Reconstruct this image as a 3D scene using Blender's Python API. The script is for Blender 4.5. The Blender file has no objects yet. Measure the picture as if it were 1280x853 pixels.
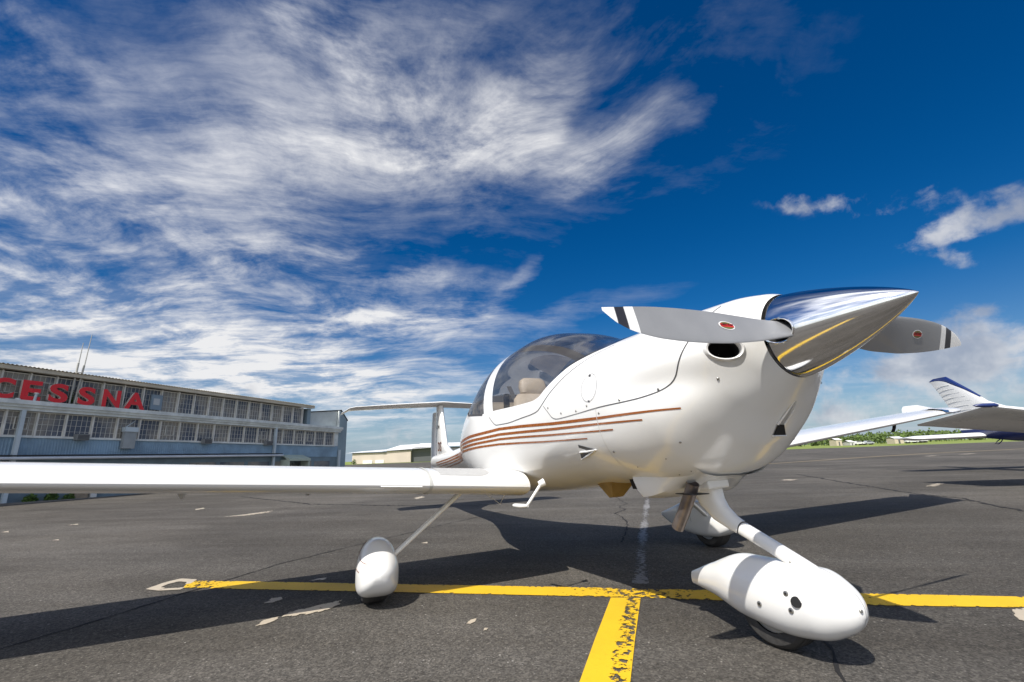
import bpy, bmesh, math, random
import numpy as np
from mathutils import Vector, Matrix, Euler
R = math.radians
scn = bpy.context.scene
COL = scn.collection
rnd = random.Random(7)

# ------------------------------------------------------------------ camera
CAM = Vector((1.5677, -2.0245, 0.8523)); YAW_C, PITCH_C, ROLL_C = 2.68974, 0.2464, 0.03686
fw = Vector((math.cos(PITCH_C)*math.cos(YAW_C), math.cos(PITCH_C)*math.sin(YAW_C), math.sin(PITCH_C)))
rt = Vector((math.sin(YAW_C), -math.cos(YAW_C), 0)); upv = rt.cross(fw)
rt2 = math.cos(ROLL_C)*rt - math.sin(ROLL_C)*upv; up2 = math.sin(ROLL_C)*rt + math.cos(ROLL_C)*upv
cd = bpy.data.cameras.new('camera'); cam = bpy.data.objects.new('camera', cd); COL.objects.link(cam)
cam.matrix_world = Matrix(((rt2.x, up2.x, -fw.x, CAM.x), (rt2.y, up2.y, -fw.y, CAM.y), (rt2.z, up2.z, -fw.z, CAM.z), (0, 0, 0, 1)))
cd.sensor_width = 36; cd.lens = 36*569.1/1280; cd.clip_start = .05; cd.clip_end = 6000
scn.camera = cam
FH = Vector((math.cos(YAW_C), math.sin(YAW_C), 0)); RH = rt          # level forward / right of the view, for laying out far things
def field(lat, d, z=0): p = CAM + FH*d + RH*lat; return Vector((p.x, p.y, z))

# ------------------------------------------------------------------ light
SUN = Vector((.45, -.69, 1)).normalized()
SUN_EL = math.asin(SUN.z); SUN_ROT = math.atan2(SUN.x, SUN.y)
sd = bpy.data.lights.new('sun', 'SUN'); sd.energy = 4.2; sd.angle = R(.5); sd.color = (1, .955, .88)
so = bpy.data.objects.new('sun', sd); COL.objects.link(so); so.rotation_euler = (-SUN).to_track_quat('-Z', 'Y').to_euler(); so.location = (0, 0, 30)
scn.view_settings.view_transform = 'Standard'; scn.view_settings.look = 'None'; scn.view_settings.gamma = 1
scn.view_settings.exposure = .42
scn.cycles.max_bounces = 8; scn.cycles.transparent_max_bounces = 12; scn.cycles.use_denoising = True

class NT:
    """small helper round a node tree"""
    def __init__(s, tree): s.t = tree; s.n = tree.nodes; s.l = tree.links
    def new(s, typ, **kw):
        n = s.n.new(typ)
        for k, v in kw.items(): setattr(n, k, v)
        return n
    def put(s, sock, v):
        if v is None: return
        if isinstance(v, bpy.types.NodeSocket): s.l.new(v, sock)
        else: sock.default_value = v
    def math(s, op, a, b=None, c=None, clamp=False):
        n = s.new('ShaderNodeMath', operation=op, use_clamp=clamp); s.put(n.inputs[0], a); s.put(n.inputs[1], b); s.put(n.inputs[2], c); return n.outputs[0]
    def vmath(s, op, a, b=None, sc=None):
        n = s.new('ShaderNodeVectorMath', operation=op); s.put(n.inputs[0], a); s.put(n.inputs[1], b)
        if sc is not None: s.put(n.inputs['Scale'], sc)
        return n.outputs['Value'] if op in ('LENGTH', 'DOT_PRODUCT') else n.outputs[0]
    def noise(s, vec, scale, detail=4, rough=.55, dist=0):
        n = s.new('ShaderNodeTexNoise'); s.put(n.inputs['Vector'], vec); s.put(n.inputs['Scale'], scale); n.inputs['Detail'].default_value = detail
        n.inputs['Roughness'].default_value = rough; n.inputs['Distortion'].default_value = dist; return n.outputs
    def ramp(s, v, a, b, lo=0., hi=1., smooth=True):
        n = s.new('ShaderNodeMapRange', interpolation_type='SMOOTHSTEP' if smooth else 'LINEAR'); s.put(n.inputs[0], v)
        for i, q in enumerate((a, b, lo, hi)): s.put(n.inputs[i+1], q)
        return n.outputs[0]
    def mapping(s, vec, loc=(0, 0, 0), rot=(0, 0, 0), sc=(1, 1, 1)):
        n = s.new('ShaderNodeMapping'); s.put(n.inputs[0], vec); n.inputs[1].default_value = loc; n.inputs[2].default_value = rot; n.inputs[3].default_value = sc; return n.outputs[0]
    def mix(s, f, a, b, typ='MIX'):
        n = s.new('ShaderNodeMix', data_type='RGBA', blend_type=typ); s.put(n.inputs[0], f)
        for k, v in ((6, a), (7, b)):
            if isinstance(v, tuple) and len(v) == 3: v = v+(1,)
            s.put(n.inputs[k], v)
        return n.outputs[2]

# ------------------------------------------------------------------ sky: Nishita air with cirrus and low cumulus laid on a flat cloud deck
CIRRUS = [(-1.442,-.495,1.15,.484,.286,.55),(-1.734,-.737,1.207,.275,.318,.75),(-2.481,-.659,1.279,.869,.59,.8),(-3.306,-.962,1.372,.888,.913,1.0),(-3.156,.168,1.305,.902,.809,.8),(-1.728,-.267,1.092,.417,.174,.5),(-1.714,-.088,1.525,.379,.098,.7),(-1.669,.416,1.626,.295,.098,.75),(-1.029,.071,1.118,.249,.149,.5),(-1.001,.308,.891,.23,.181,.75),(-.968,.352,1.019,.103,.095,.5),(-.839,.474,-3.13,.156,.075,.75),(-.793,.562,3.04,.11,.029,.5),(-.965,.514,1.398,.249,.079,.7),(-.81,.734,.358,.163,.054,.8),(-.873,-.025,1.563,.139,.076,.5),(-.808,-.014,2.042,.092,.056,.55),(-.778,.222,1.348,.194,.103,.35),(-1.084,-.488,1.386,.16,.089,.5),(-.955,-.516,1.37,.049,.03,.5),(-1.256,.224,1.149,.318,.098,.3),(-2.198,-.673,1.17,.64,.203,.6),(-2.135,.361,1.368,.354,.27,.6),(-2.085,.562,1.136,.304,.172,.6),(-1.682,.827,.028,.24,.043,.55),(-1.776,1.192,.545,.392,.114,.3),(-3.938,.759,1.132,.565,.922,.35),(-1.264,-.157,.866,.342,.135,.55),(-1.427,-.588,1.67,.101,.246,.5)]
CUMULUS = [(-.669,1.536,1.033,.273,.07,.48),(-.655,1.947,.712,.078,.134,.72),(-.51,1.969,.386,.118,.13,.72),(-.71,2.182,1.17,.111,.07,.55),(-1.462,3.47,1.332,.382,.331,.75),(-1.082,3.353,.483,.282,.506,.9),(-1.015,2.834,1.067,.176,.284,.5),(-1.632,3.946,.891,.846,1.207,.45),(-2.141,4.911,.731,1.072,1.074,.5),(-3.458,-.254,1.802,.199,.226,.5),(-5.1,.969,1.355,.326,.601,.5),(-4.325,1.254,2.308,.263,.258,.3)]
def build_world():
    w = bpy.data.worlds.new('World'); scn.world = w; w.use_nodes = True; t = NT(w.node_tree); t.n.clear()
    out = t.new('ShaderNodeOutputWorld'); bg = t.new('ShaderNodeBackground'); t.l.new(bg.outputs[0], out.inputs[0])
    sky = t.new('ShaderNodeTexSky', sky_type='NISHITA'); sky.sun_disc = False; sky.sun_elevation = SUN_EL; sky.sun_rotation = SUN_ROT
    sky.air_density = 1.0; sky.dust_density = .3; sky.ozone_density = 4.0
    STR = .10; EXPO = 2**scn.view_settings.exposure
    hs = t.new('ShaderNodeHueSaturation'); hs.inputs['Saturation'].default_value = 1.5; hs.inputs['Value'].default_value = .60; hs.inputs['Hue'].default_value = .508
    t.l.new(sky.outputs[0], hs.inputs['Color']); air = hs.outputs[0]
    g = t.new('ShaderNodeTexCoord').outputs['Generated']
    sp = t.new('ShaderNodeSeparateXYZ'); t.l.new(g, sp.inputs[0]); dx, dy, dz = sp.outputs
    zz = t.math('ADD', t.math('MAXIMUM', dz, 0), .15)
    cb_x = t.math('DIVIDE', dx, zz); cb = t.new('ShaderNodeCombineXYZ'); t.put(cb.inputs[0], cb_x); t.put(cb.inputs[1], t.math('DIVIDE', dy, zz)); uv = cb.outputs[0]; UX = cb_x
    def warp(vec, src, scale, amt, det=3):
        n = t.noise(src, scale, det, .55)[1]; return t.vmath('ADD', vec, t.vmath('SCALE', t.vmath('SUBTRACT', n, (.5, .5, .5)), sc=amt))
    uv1 = warp(uv, uv, .9, .62, 2); uvw = warp(warp(uv1, uv, 2.6, .10, 4), uv, 9., .03, 4)
    uvm = warp(warp(uv, uv, 2.2, .24), uv, 6., .20, 6)
    def blobs(vec, L, soft, gain=1.):
        acc = None
        for (cx, cy, a, la, lb, i) in L:
            c, s = math.cos(-a), math.sin(-a); la *= soft; lb *= soft
            m = t.new('ShaderNodeMapping'); t.put(m.inputs[0], vec); m.inputs[2].default_value = (0, 0, -a)
            m2 = t.new('ShaderNodeMapping'); t.put(m2.inputs[0], m.outputs[0]); m2.inputs[1].default_value = (-(c*cx - s*cy)/la, -(s*cx + c*cy)/lb, 0); m2.inputs[3].default_value = (1/la, 1/lb, 0)
            v = t.ramp(t.vmath('LENGTH', m2.outputs[0]), 1.3, .0, 0, i*gain); acc = v if acc is None else t.math('ADD', acc, v)
        return acc
    cov = blobs(uvm, CIRRUS, 1.55, .70)
    # one broad clearing; extra high cloud added out of view for fill light
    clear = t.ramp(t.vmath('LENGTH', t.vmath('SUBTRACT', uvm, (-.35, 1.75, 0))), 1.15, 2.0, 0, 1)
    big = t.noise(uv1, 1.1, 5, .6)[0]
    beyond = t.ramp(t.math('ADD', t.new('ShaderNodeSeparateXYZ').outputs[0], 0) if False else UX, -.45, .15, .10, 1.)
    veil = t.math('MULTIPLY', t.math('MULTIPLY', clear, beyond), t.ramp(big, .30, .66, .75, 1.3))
    thin = blobs(uvm, [(-.85, .42, 1.2, .80, .62, .26)], 1.0)
    # fibres: noise drawn out along the wind, which swings round in one hooked swirl
    def fibre(vec, rot, sx, sy, sc, det, rough):
        return t.noise(t.mapping(t.mapping(vec, rot=(0, 0, rot)), sc=(sx, sy, 1)), sc, det, rough)[0]
    swirl = t.ramp(t.vmath('LENGTH', t.vmath('SUBTRACT', uv, (-.80, .62, 0))), .55, .12, 0, 1)
    def pair(sx, sy, sc, det, rough):
        p = fibre(uvw, -1.22, sx, sy, sc, det, rough); q = fibre(uvw, -.30, sx, sy, sc, det, rough)
        return t.math('ADD', t.math('MULTIPLY', q, swirl), t.math('MULTIPLY', p, t.math('SUBTRACT', 1, swirl)))
    fa = pair(.75, 2.8, 1.6, 7, .62); fb = pair(.8, 5.5, 3.2, 8, .66); fc = pair(1.6, 8., 7.0, 6, .68)
    fib = t.math('ADD', t.math('MULTIPLY', fa, .40), t.math('ADD', t.math('MULTIPLY', fb, .20), t.math('ADD', t.math('MULTIPLY', fc, .08), t.math('MULTIPLY', t.noise(uvw, 3.4, 10, .68)[0], .34))))
    dev = t.math('MULTIPLY', t.math('SUBTRACT', fib, .5), 6.2)
    gaps = t.ramp(t.noise(t.mapping(t.mapping(uv1, rot=(0, 0, -1.1)), sc=(1, 1.5, 1)), 1.9, 7, .64)[0], .36, .60, .16, 1.2)
    lowup = t.ramp(dz, .40, .03, 1., 2.1)
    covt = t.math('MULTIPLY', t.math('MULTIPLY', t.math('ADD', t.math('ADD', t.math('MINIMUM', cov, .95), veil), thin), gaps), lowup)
    haze_ = t.math('MULTIPLY', covt, .20)                                           # smooth veil under the threads
    dens = t.math('ADD', haze_, t.math('MULTIPLY', covt, t.math('MAXIMUM', t.math('ADD', .25, t.math('MULTIPLY', dev, .60)), 0)))
    dens = t.ramp(dens, .03, 1.04, 0, .97, False)
    # cumulus
    cn = t.noise(warp(g, g, 9., .05, 4), 11., 9, .60)[0]
    cc = blobs(uvm, CUMULUS, 1.25)
    cd_ = t.ramp(t.math('ADD', t.math('MULTIPLY', cc, .80), t.math('MULTIPLY', t.math('SUBTRACT', cn, .5), 2.4)), .16, .80)
    cd_ = t.math('MULTIPLY', cd_, t.ramp(cc, .0, .25))
    shade = t.ramp(t.noise(warp(g, g, 9., .04), 7., 5, .58)[0], .38, .60)
    hz = t.math('POWER', t.math('SUBTRACT', 1, t.math('MAXIMUM', dz, 0)), 9)
    cw = 1/(STR*EXPO)
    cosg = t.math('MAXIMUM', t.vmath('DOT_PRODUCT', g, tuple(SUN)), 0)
    fill_glow = t.math('ADD', 1, t.math('MULTIPLY', t.math('MULTIPLY', cosg, cosg), 1.9))  # unseen cirrus brightened toward the sun, added to raise the fill light
    cir_c = t.vmath('SCALE', (.87, .87, .88), sc=t.math('MULTIPLY', fill_glow, cw)); cu_c = t.vmath('SCALE', t.mix(shade, (.36, .40, .49), (.70, .71, .74)), sc=cw); hz_c = t.vmath('SCALE', (.30, .42, .60), sc=cw)
    c1 = t.mix(t.math('MULTIPLY', hz, .8), air, hz_c)
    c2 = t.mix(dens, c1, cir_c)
    c3 = t.mix(t.math('MULTIPLY', cd_, .86), c2, cu_c)
    t.l.new(c3, bg.inputs[0]); bg.inputs[1].default_value = STR
build_world()

# ------------------------------------------------------------------ materials
MATS = {}
def mat(name, base, rough=.5, metal=0., coat=0., var=0., vscale=8., bump=0., bscale=60., spec=None, emit=None):
    if name in MATS: return MATS[name]
    m = bpy.data.materials.new(name); m.use_nodes = True; t = NT(m.node_tree); b = m.node_tree.nodes['Principled BSDF']
    b.inputs['Base Color'].default_value = (*base, 1); b.inputs['Roughness'].default_value = rough; b.inputs['Metallic'].default_value = metal
    b.inputs['Coat Weight'].default_value = coat; b.inputs['Coat Roughness'].default_value = .04
    if spec is not None: b.inputs['Specular IOR Level'].default_value = spec
    tc = t.new('ShaderNodeTexCoord').outputs['Object']
    if var:
        n = t.noise(tc, vscale, 6, .6)[0]; f = t.ramp(n, .3, .7, 1-var, 1+var)
        c = t.vmath('SCALE', tuple(base), sc=f); t.l.new(c, b.inputs['Base Color'])
        t.l.new(t.ramp(n, .3, .7, rough*.85, min(1, rough*1.15)), b.inputs['Roughness'])
    if bump:
        bn = t.new('ShaderNodeBump'); bn.inputs['Strength'].default_value = bump; bn.inputs['Distance'].default_value = .01
        t.l.new(t.noise(tc, bscale, 4, .6)[0], bn.inputs['Height']); t.l.new(bn.outputs[0], b.inputs['Normal'])
    MATS[name] = m; return m
def gelcoat():
    m = mat('white gelcoat', (.80, .795, .775), .20, 0, .4); t = NT(m.node_tree); b = m.node_tree.nodes['Principled BSDF']; p = t.new('ShaderNodeTexCoord').outputs['Object']
    n1 = t.noise(p, 2.3, 7, .65)[0]; n2 = t.noise(t.mapping(p, sc=(1.2, 3, 3)), 3, 6, .62)[0]; sp_ = t.noise(p, 95, 3, .7)[0]
    c = t.mix(t.ramp(n1, .45, .72, 0, .10), (.805, .80, .78), (.66, .63, .57)); c = t.mix(t.ramp(n2, .56, .78, 0, .14), c, (.60, .56, .49)); c = t.mix(t.ramp(sp_, .76, .82, 0, .35), c, (.34, .30, .26))
    sz = t.new('ShaderNodeSeparateXYZ'); t.l.new(p, sz.inputs[0])                       # exhaust soot that has settled aft of the pipe
    dx_ = t.math('DIVIDE', t.math('ADD', sz.outputs[0], .42), .26); dy_ = t.math('DIVIDE', t.math('ADD', sz.outputs[1], .20), .10); dz_ = t.math('DIVIDE', t.math('SUBTRACT', sz.outputs[2], .62), .05)
    d2 = t.math('SQRT', t.math('ADD', t.math('MULTIPLY', dx_, dx_), t.math('ADD', t.math('MULTIPLY', dy_, dy_), t.math('MULTIPLY', dz_, dz_))))
    c = t.mix(t.math('MULTIPLY', t.ramp(d2, 1.2, .1, 0, .55), t.ramp(n2, .35, .65, .4, 1)), c, (.30, .26, .22))
    t.l.new(c, b.inputs['Base Color']); t.l.new(t.ramp(n1, .3, .75, .17, .27), b.inputs['Roughness'])
    bn = t.new('ShaderNodeBump'); bn.inputs['Strength'].default_value = .045; bn.inputs['Distance'].default_value = .004; t.l.new(t.noise(p, 3.5, 2, .5)[0], bn.inputs['Height']); t.l.new(bn.outputs[0], b.inputs['Normal']); t.l.new(bn.outputs[0], b.inputs['Coat Normal']); return m
white = gelcoat()
chrome = mat('polished metal', (.86, .86, .86), .11, 1., 0, .02, 4)
bladeg = mat('grey blade paint', (.235, .24, .25), .42, 0, .1, .04, 9, .05, 220)
bladew = mat('white blade paint', (.78, .78, .77), .35)
bladek = mat('black blade paint', (.022, .022, .028), .4)
rubber = mat('tyre rubber', (.040, .038, .036), .75, var=.25, vscale=30, bump=.3, bscale=120)
black = mat('black seal', (.012, .012, .013), .6)
seamm = mat('panel gap', (.055, .055, .06), .7)
lgap = mat('white filled gap', (.62, .61, .58), .5)
stripe = mat('rust brown stripe', (.30, .092, .020), .28, 0, .3, .06, 20)
redbrown = mat('brown letter paint', (.22, .07, .035), .4)
screwm = mat('screw metal', (.30, .29, .27), .38, .8)
steel = mat('heat stained steel', (.21, .175, .155), .42, .7, 0, .18, 14, .15, 40)
gold = mat('tan belly scoop', (.34, .22, .07), .4, .25, 0, .15, 12)
cream = mat('beige leather', (.52, .44, .33), .55, 0, 0, .06, 15)
dark = mat('dark trim', (.03, .03, .033), .6)
darkgrey = mat('grey belt webbing', (.10, .10, .10), .8)
liner = mat('grey sunshade cloth', (.26, .25, .235), .8, var=.3, vscale=6)
walk = mat('grey non slip walkway', (.44, .44, .43), .85, var=.08, vscale=60, bump=.3, bscale=300)
navy = mat('navy blue paint', (.012, .028, .13), .25, 0, .3)
whitep = mat('aged white aircraft paint', (.76, .76, .745), .3, 0, .2, .03, 2)
blackhole = mat('painted cavity shade', (.010, .010, .011), .9)  # near-black colour stands in for the dark inside openings

def glass_mat(name, tint, refl=.9, haze=.06, rough=.02):
    m = bpy.data.materials.new(name); m.use_nodes = True; t = NT(m.node_tree); t.n.clear()
    out = t.new('ShaderNodeOutputMaterial'); tr = t.new('ShaderNodeBsdfTransparent'); tr.inputs[0].default_value = (*tint, 1)
    gl = t.new('ShaderNodeBsdfGlossy'); gl.inputs['Roughness'].default_value = rough; gl.inputs[0].default_value = (refl, refl, refl, 1)
    df = t.new('ShaderNodeBsdfDiffuse'); df.inputs[0].default_value = (.55, .56, .6, 1)
    tc = t.new('ShaderNodeTexCoord').outputs['Object']
    n = t.noise(t.mapping(t.mapping(tc, rot=(0, .5, 0)), sc=(.8, 6, 5)), 2.2, 5, .55, .3)[0]
    mx = t.new('ShaderNodeMixShader'); t.l.new(t.ramp(n, .42, .75, haze*.25, haze*2.2), mx.inputs[0]); t.l.new(tr.outputs[0], mx.inputs[1]); t.l.new(df.outputs[0], mx.inputs[2])
    fr = t.new('ShaderNodeFresnel'); fr.inputs[0].default_value = 1.5
    m2 = t.new('ShaderNodeMixShader'); t.l.new(t.math('MULTIPLY', fr.outputs[0], .75, clamp=True), m2.inputs[0]); t.l.new(mx.outputs[0], m2.inputs[1]); t.l.new(gl.outputs[0], m2.inputs[2])
    t.l.new(m2.outputs[0], out.inputs[0]); return m
canopyg = glass_mat('tinted canopy acrylic', (.79, .79, .81), haze=.03)

# ------------------------------------------------------------------ mesh helpers
class MB:
    def __init__(s): s.v = []; s.f = []; s.m = []
    def add(s, V, F, mi=0):
        o = len(s.v); s.v += [tuple(map(float, p)) for p in V]; s.f += [tuple(i+o for i in f) for f in F]; s.m += [mi]*len(F); return s
    def grid(s, P, cu=False, cv=False, mi=0, flip=False):
        P = np.asarray(P, float); a, b = P.shape[:2]; F = []
        for i in range(a if cu else a-1):
            for j in range(b if cv else b-1):
                q = (i*b+j, ((i+1) % a)*b+j, ((i+1) % a)*b+(j+1) % b, i*b+(j+1) % b); F.append(q[::-1] if flip else q)
        return s.add(P.reshape(-1, 3), F, mi)
    def loft(s, rings, caps=True, mi=0):
        n = len(rings[0]); o = len(s.v); s.grid(rings, cv=True, mi=mi)
        if caps: s.f += [tuple(range(o+n-1, o-1, -1)), tuple(range(o+(len(rings)-1)*n, o+len(rings)*n))]; s.m += [mi, mi]
        return s
    def box(s, c, size, M=None, mi=0):
        x, y, z = [k/2 for k in size]; V = [(i*x, j*y, k*z) for i in (-1, 1) for j in (-1, 1) for k in (-1, 1)]
        V = [((M @ Vector(p)) if M is not None else Vector(p)) + Vector(c) for p in V]
        return s.add(V, [(0, 1, 3, 2), (4, 6, 7, 5), (0, 4, 5, 1), (2, 3, 7, 6), (0, 2, 6, 4), (1, 5, 7, 3)], mi)
    def tube(s, pts, r, n=12, caps=True, mi=0, sy=1.):
        pts = [Vector(p) for p in pts]; rings = []
        rr = r if isinstance(r, (list, tuple)) else [r]*len(pts); ref = None
        for i, p in enumerate(pts):
            d = (pts[min(i+1, len(pts)-1)] - pts[max(i-1, 0)]).normalized()
            if ref is None: ref = Vector((0, 0, 1)) if abs(d.z) < .9 else Vector((1, 0, 0))
            u = d.cross(ref).normalized(); w = u.cross(d); 
            rings.append([p + (u*math.cos(a)*sy + w*math.sin(a))*rr[i] for a in [2*math.pi*k/n for k in range(n)]])
        return s.loft(rings, caps, mi)
    def build(s, name, mats, parent=None, smooth=True, ang=35, data=None):
        me = bpy.data.meshes.new(name); me.from_pydata(s.v, [], s.f); 
        for m in (mats if isinstance(mats, (list, tuple)) else [mats]): me.materials.append(m)
        if any(s.m): me.polygons.foreach_set('material_index', s.m)
        me.validate(); bm = bmesh.new(); bm.from_mesh(me); bmesh.ops.recalc_face_normals(bm, faces=bm.faces); bm.to_mesh(me); bm.free()
        if smooth: me.shade_smooth(); me.set_sharp_from_angle(angle=R(ang))
        me.update(); return link(name, me, parent)
def link(name, data, parent=None):
    o = bpy.data.objects.new(name, data); COL.objects.link(o)
    if parent is not None: attach(o, parent)
    return o
def world_of(o):
    m = o.matrix_basis.copy()
    while o.parent: m = o.parent.matrix_basis @ o.matrix_parent_inverse @ m if False else (o.parent.matrix_basis @ (o.matrix_parent_inverse @ m)); o = o.parent
    return m
def attach(o, p):
    o.parent = p
    if p.get('place'): o.matrix_parent_inverse = p.matrix_basis.inverted()      # parts are modelled in world space
def tag(o, label, cat, group=None, kind=None):
    o['label'] = label; o['category'] = cat
    if group: o['group'] = group
    if kind: o['kind'] = kind
    return o
def root(name, loc, label, cat, rot=0, group=None, world_parts=True):
    o = bpy.data.objects.new(name, None); COL.objects.link(o); o.location = loc; o.rotation_euler = (0, 0, rot); o.empty_display_size = .2
    bpy.context.view_layer.update() if False else None
    o['place'] = 1 if world_parts else 0
    return tag(o, label, cat, group)
def struct(o): o['kind'] = 'structure'; return o
def pchip(x, y, xx):
    x = np.asarray(x, float); y = np.asarray(y, float); xx = np.asarray(xx, float)
    h = np.diff(x); d = np.diff(y)/h; m = np.zeros_like(y)
    for i in range(1, len(x)-1):
        if d[i-1]*d[i] > 0:
            w1 = 2*h[i]+h[i-1]; w2 = h[i]+2*h[i-1]; m[i] = (w1+w2)/(w1/d[i-1]+w2/d[i])
    m[0] = d[0]; m[-1] = d[-1]
    k = np.clip(np.searchsorted(x, xx)-1, 0, len(x)-2); t = (xx-x[k])/h[k]
    return (2*t**3-3*t**2+1)*y[k]+(t**3-2*t**2+t)*h[k]*m[k]+(-2*t**3+3*t**2)*y[k+1]+(t**3-t**2)*h[k]*m[k+1]
def text_mesh(body, size, extrude=.005, offset=0.):
    cu = bpy.data.curves.new(body, 'FONT'); cu.body = body; cu.size = size; cu.extrude = extrude; cu.offset = offset; cu.align_x = 'CENTER'; cu.align_y = 'BOTTOM'; cu.resolution_u = 5
    o = bpy.data.objects.new('t', cu); COL.objects.link(o); bpy.context.view_layer.update()
    me = bpy.data.meshes.new_from_object(o.evaluated_get(bpy.context.evaluated_depsgraph_get())); bpy.data.objects.remove(o); bpy.data.curves.remove(cu); return me

# ------------------------------------------------------------------ ground
def asphalt_mat():
    m = bpy.data.materials.new('weathered asphalt'); m.use_nodes = True; t = NT(m.node_tree); b = m.node_tree.nodes['Principled BSDF']
    p = t.new('ShaderNodeTexCoord').outputs['Object']
    big = t.noise(p, .35, 5, .6)[0]; mid = t.noise(t.mapping(t.mapping(p, rot=(0, 0, -.95)), sc=(.25, 1.6, 1)), 1.1, 6, .62)[0]; fine = t.noise(p, 55, 4, .7)[0]; grain = t.noise(p, 210, 3, .7)[0]
    base = t.mix(t.ramp(big, .3, .7), (.076, .068, .057), (.101, .091, .077))
    base = t.mix(t.ramp(mid, .35, .72, 0, .75), base, (.140, .130, .116))
    base = t.mix(t.ramp(fine, .35, .7, 0, .65), base, (.052, .046, .040))
    v = t.new('ShaderNodeTexVoronoi'); v.inputs['Scale'].default_value = 95; t.l.new(p, v.inputs['Vector'])
    sep = t.new('ShaderNodeSeparateColor'); t.l.new(v.outputs['Color'], sep.inputs[0])
    stone = t.math('MULTIPLY', t.ramp(sep.outputs[0], .86, .96), t.ramp(v.outputs['Distance'], .42, .25))
    base = t.mix(t.math('MULTIPLY', stone, .55), base, (.30, .28, .25))
    v2 = t.new('ShaderNodeTexVoronoi'); v2.inputs['Scale'].default_value = 42; t.l.new(p, v2.inputs['Vector'])
    sep2 = t.new('ShaderNodeSeparateColor'); t.l.new(v2.outputs['Color'], sep2.inputs[0])
    st2 = t.math('MULTIPLY', t.ramp(sep2.outputs[1], .965, .99), t.ramp(v2.outputs['Distance'], .28, .14))
    base = t.mix(t.math('MULTIPLY', st2, .8), base, (.36, .34, .31))
    v3 = t.new('ShaderNodeTexVoronoi'); v3.inputs['Scale'].default_value = 120; t.l.new(p, v3.inputs['Vector']); sp3 = t.new('ShaderNodeSeparateColor'); t.l.new(v3.outputs['Color'], sp3.inputs[0])
    v4 = t.new('ShaderNodeTexVoronoi'); v4.inputs['Scale'].default_value = 48; t.l.new(p, v4.inputs['Vector']); sp4 = t.new('ShaderNodeSeparateColor'); t.l.new(v4.outputs['Color'], sp4.inputs[0])
    gr = t.math('MULTIPLY', t.ramp(sp3.outputs[2], 0, 1, .62, 1.42, False), t.ramp(sp4.outputs[2], 0, 1, .84, 1.18, False))
    stain = t.ramp(t.noise(p, 1.3, 7, .66)[0], .58, .74, 1, .72); wornp = t.ramp(t.noise(t.mapping(p, sc=(1, 1, 1), loc=(7, 3, 0)), .22, 6, .62)[0], .38, .66, .80, 1.24)
    base = t.vmath('SCALE', base, sc=t.math('MULTIPLY', gr, t.math('MULTIPLY', stain, wornp)))
    t.l.new(base, b.inputs['Base Color']); b.inputs['Roughness'].default_value = .85; b.inputs['Specular IOR Level'].default_value = .28
    bn = t.new('ShaderNodeBump'); bn.inputs['Strength'].default_value = .8; bn.inputs['Distance'].default_value = .008
    t.l.new(t.math('ADD', grain, t.math('MULTIPLY', stone, .6)), bn.inputs['Height']); t.l.new(bn.outputs[0], b.inputs['Normal']); return m
asphalt = asphalt_mat()
def flat(name, poly, z, m, kind='structure', parent=None):
    o = MB().add([(x, y, z) for x, y in poly], [tuple(range(len(poly)))]).build(name, m, parent, smooth=False)
    if parent is None: o['kind'] = kind
    return o
grassm = mat('mown airfield grass', (.20, .25, .045), .9, var=.35, vscale=.12)
G0 = [(-2500, -2500), (2500, -2500), (2500, 2500), (-2500, 2500)]
flat('ground', G0, -.06, grassm)
AP = [field(-400, -80), field(500, -80), field(500, 70), field(110, 92), field(46, 106), field(-20, 125), field(-400, 190)]
flat('apron', [(p.x, p.y) for p in AP], 0, asphalt)
conc = mat('pale concrete taxi strip', (.33, .31, .28), .9, var=.15, vscale=.5)
q = [field(40, 107.5), field(125, 93), field(125, 95.5), field(40, 110.5)]; flat('concrete_edge_path', [(p.x, p.y) for p in q], -.03, conc)

def paint_mat(name, col, wear0=.25, sc=9., soft=.012):
    m = bpy.data.materials.new(name); m.use_nodes = True; t = NT(m.node_tree); b = m.node_tree.nodes['Principled BSDF']; out = t.n['Material Output']
    p = t.new('ShaderNodeTexCoord').outputs['Object']; at = t.new('ShaderNodeAttribute', attribute_name='wear').outputs['Fac']
    n = t.noise(p, sc, 9, .68)[0]; f = t.noise(p, 60, 5, .7)[0]; dirt = t.noise(p, 3, 6, .6)[0]
    c = t.mix(t.ramp(dirt, .35, .7, 0, .5), col, tuple(k*.78 for k in col)); c = t.mix(t.ramp(f, .5, .75, 0, .25), c, tuple(k*.55 for k in col))
    t.l.new(c, b.inputs['Base Color']); b.inputs['Roughness'].default_value = .6
    h = t.math('ADD', n, t.math('MULTIPLY', t.math('SUBTRACT', f, .5), .22))
    keep = t.ramp(t.math('SUBTRACT', h, t.math('MULTIPLY', at, 1.0)), -soft, soft)
    tr = t.new('ShaderNodeBsdfTransparent'); mx = t.new('ShaderNodeMixShader'); t.l.new(keep, mx.inputs[0]); t.l.new(tr.outputs[0], mx.inputs[1]); t.l.new(b.outputs[0], mx.inputs[2]); t.l.new(mx.outputs[0], out.inputs[0])
    bn = t.new('ShaderNodeBump'); bn.inputs['Strength'].default_value = .35; bn.inputs['Distance'].default_value = .004; t.l.new(t.noise(p, 180, 3, .7)[0], bn.inputs['Height']); t.l.new(bn.outputs[0], b.inputs['Normal'])
    return m
yellow = paint_mat('worn yellow line paint', (.76, .47, .012), sc=24.); palew = paint_mat('old white line paint', (.235, .225, .215), sc=26., soft=.09)
fyel = paint_mat('faded yellow line paint', (.33, .25, .12), sc=2.); patchm = paint_mat('exposed pale concrete', (.50, .43, .33), sc=22.)
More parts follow.
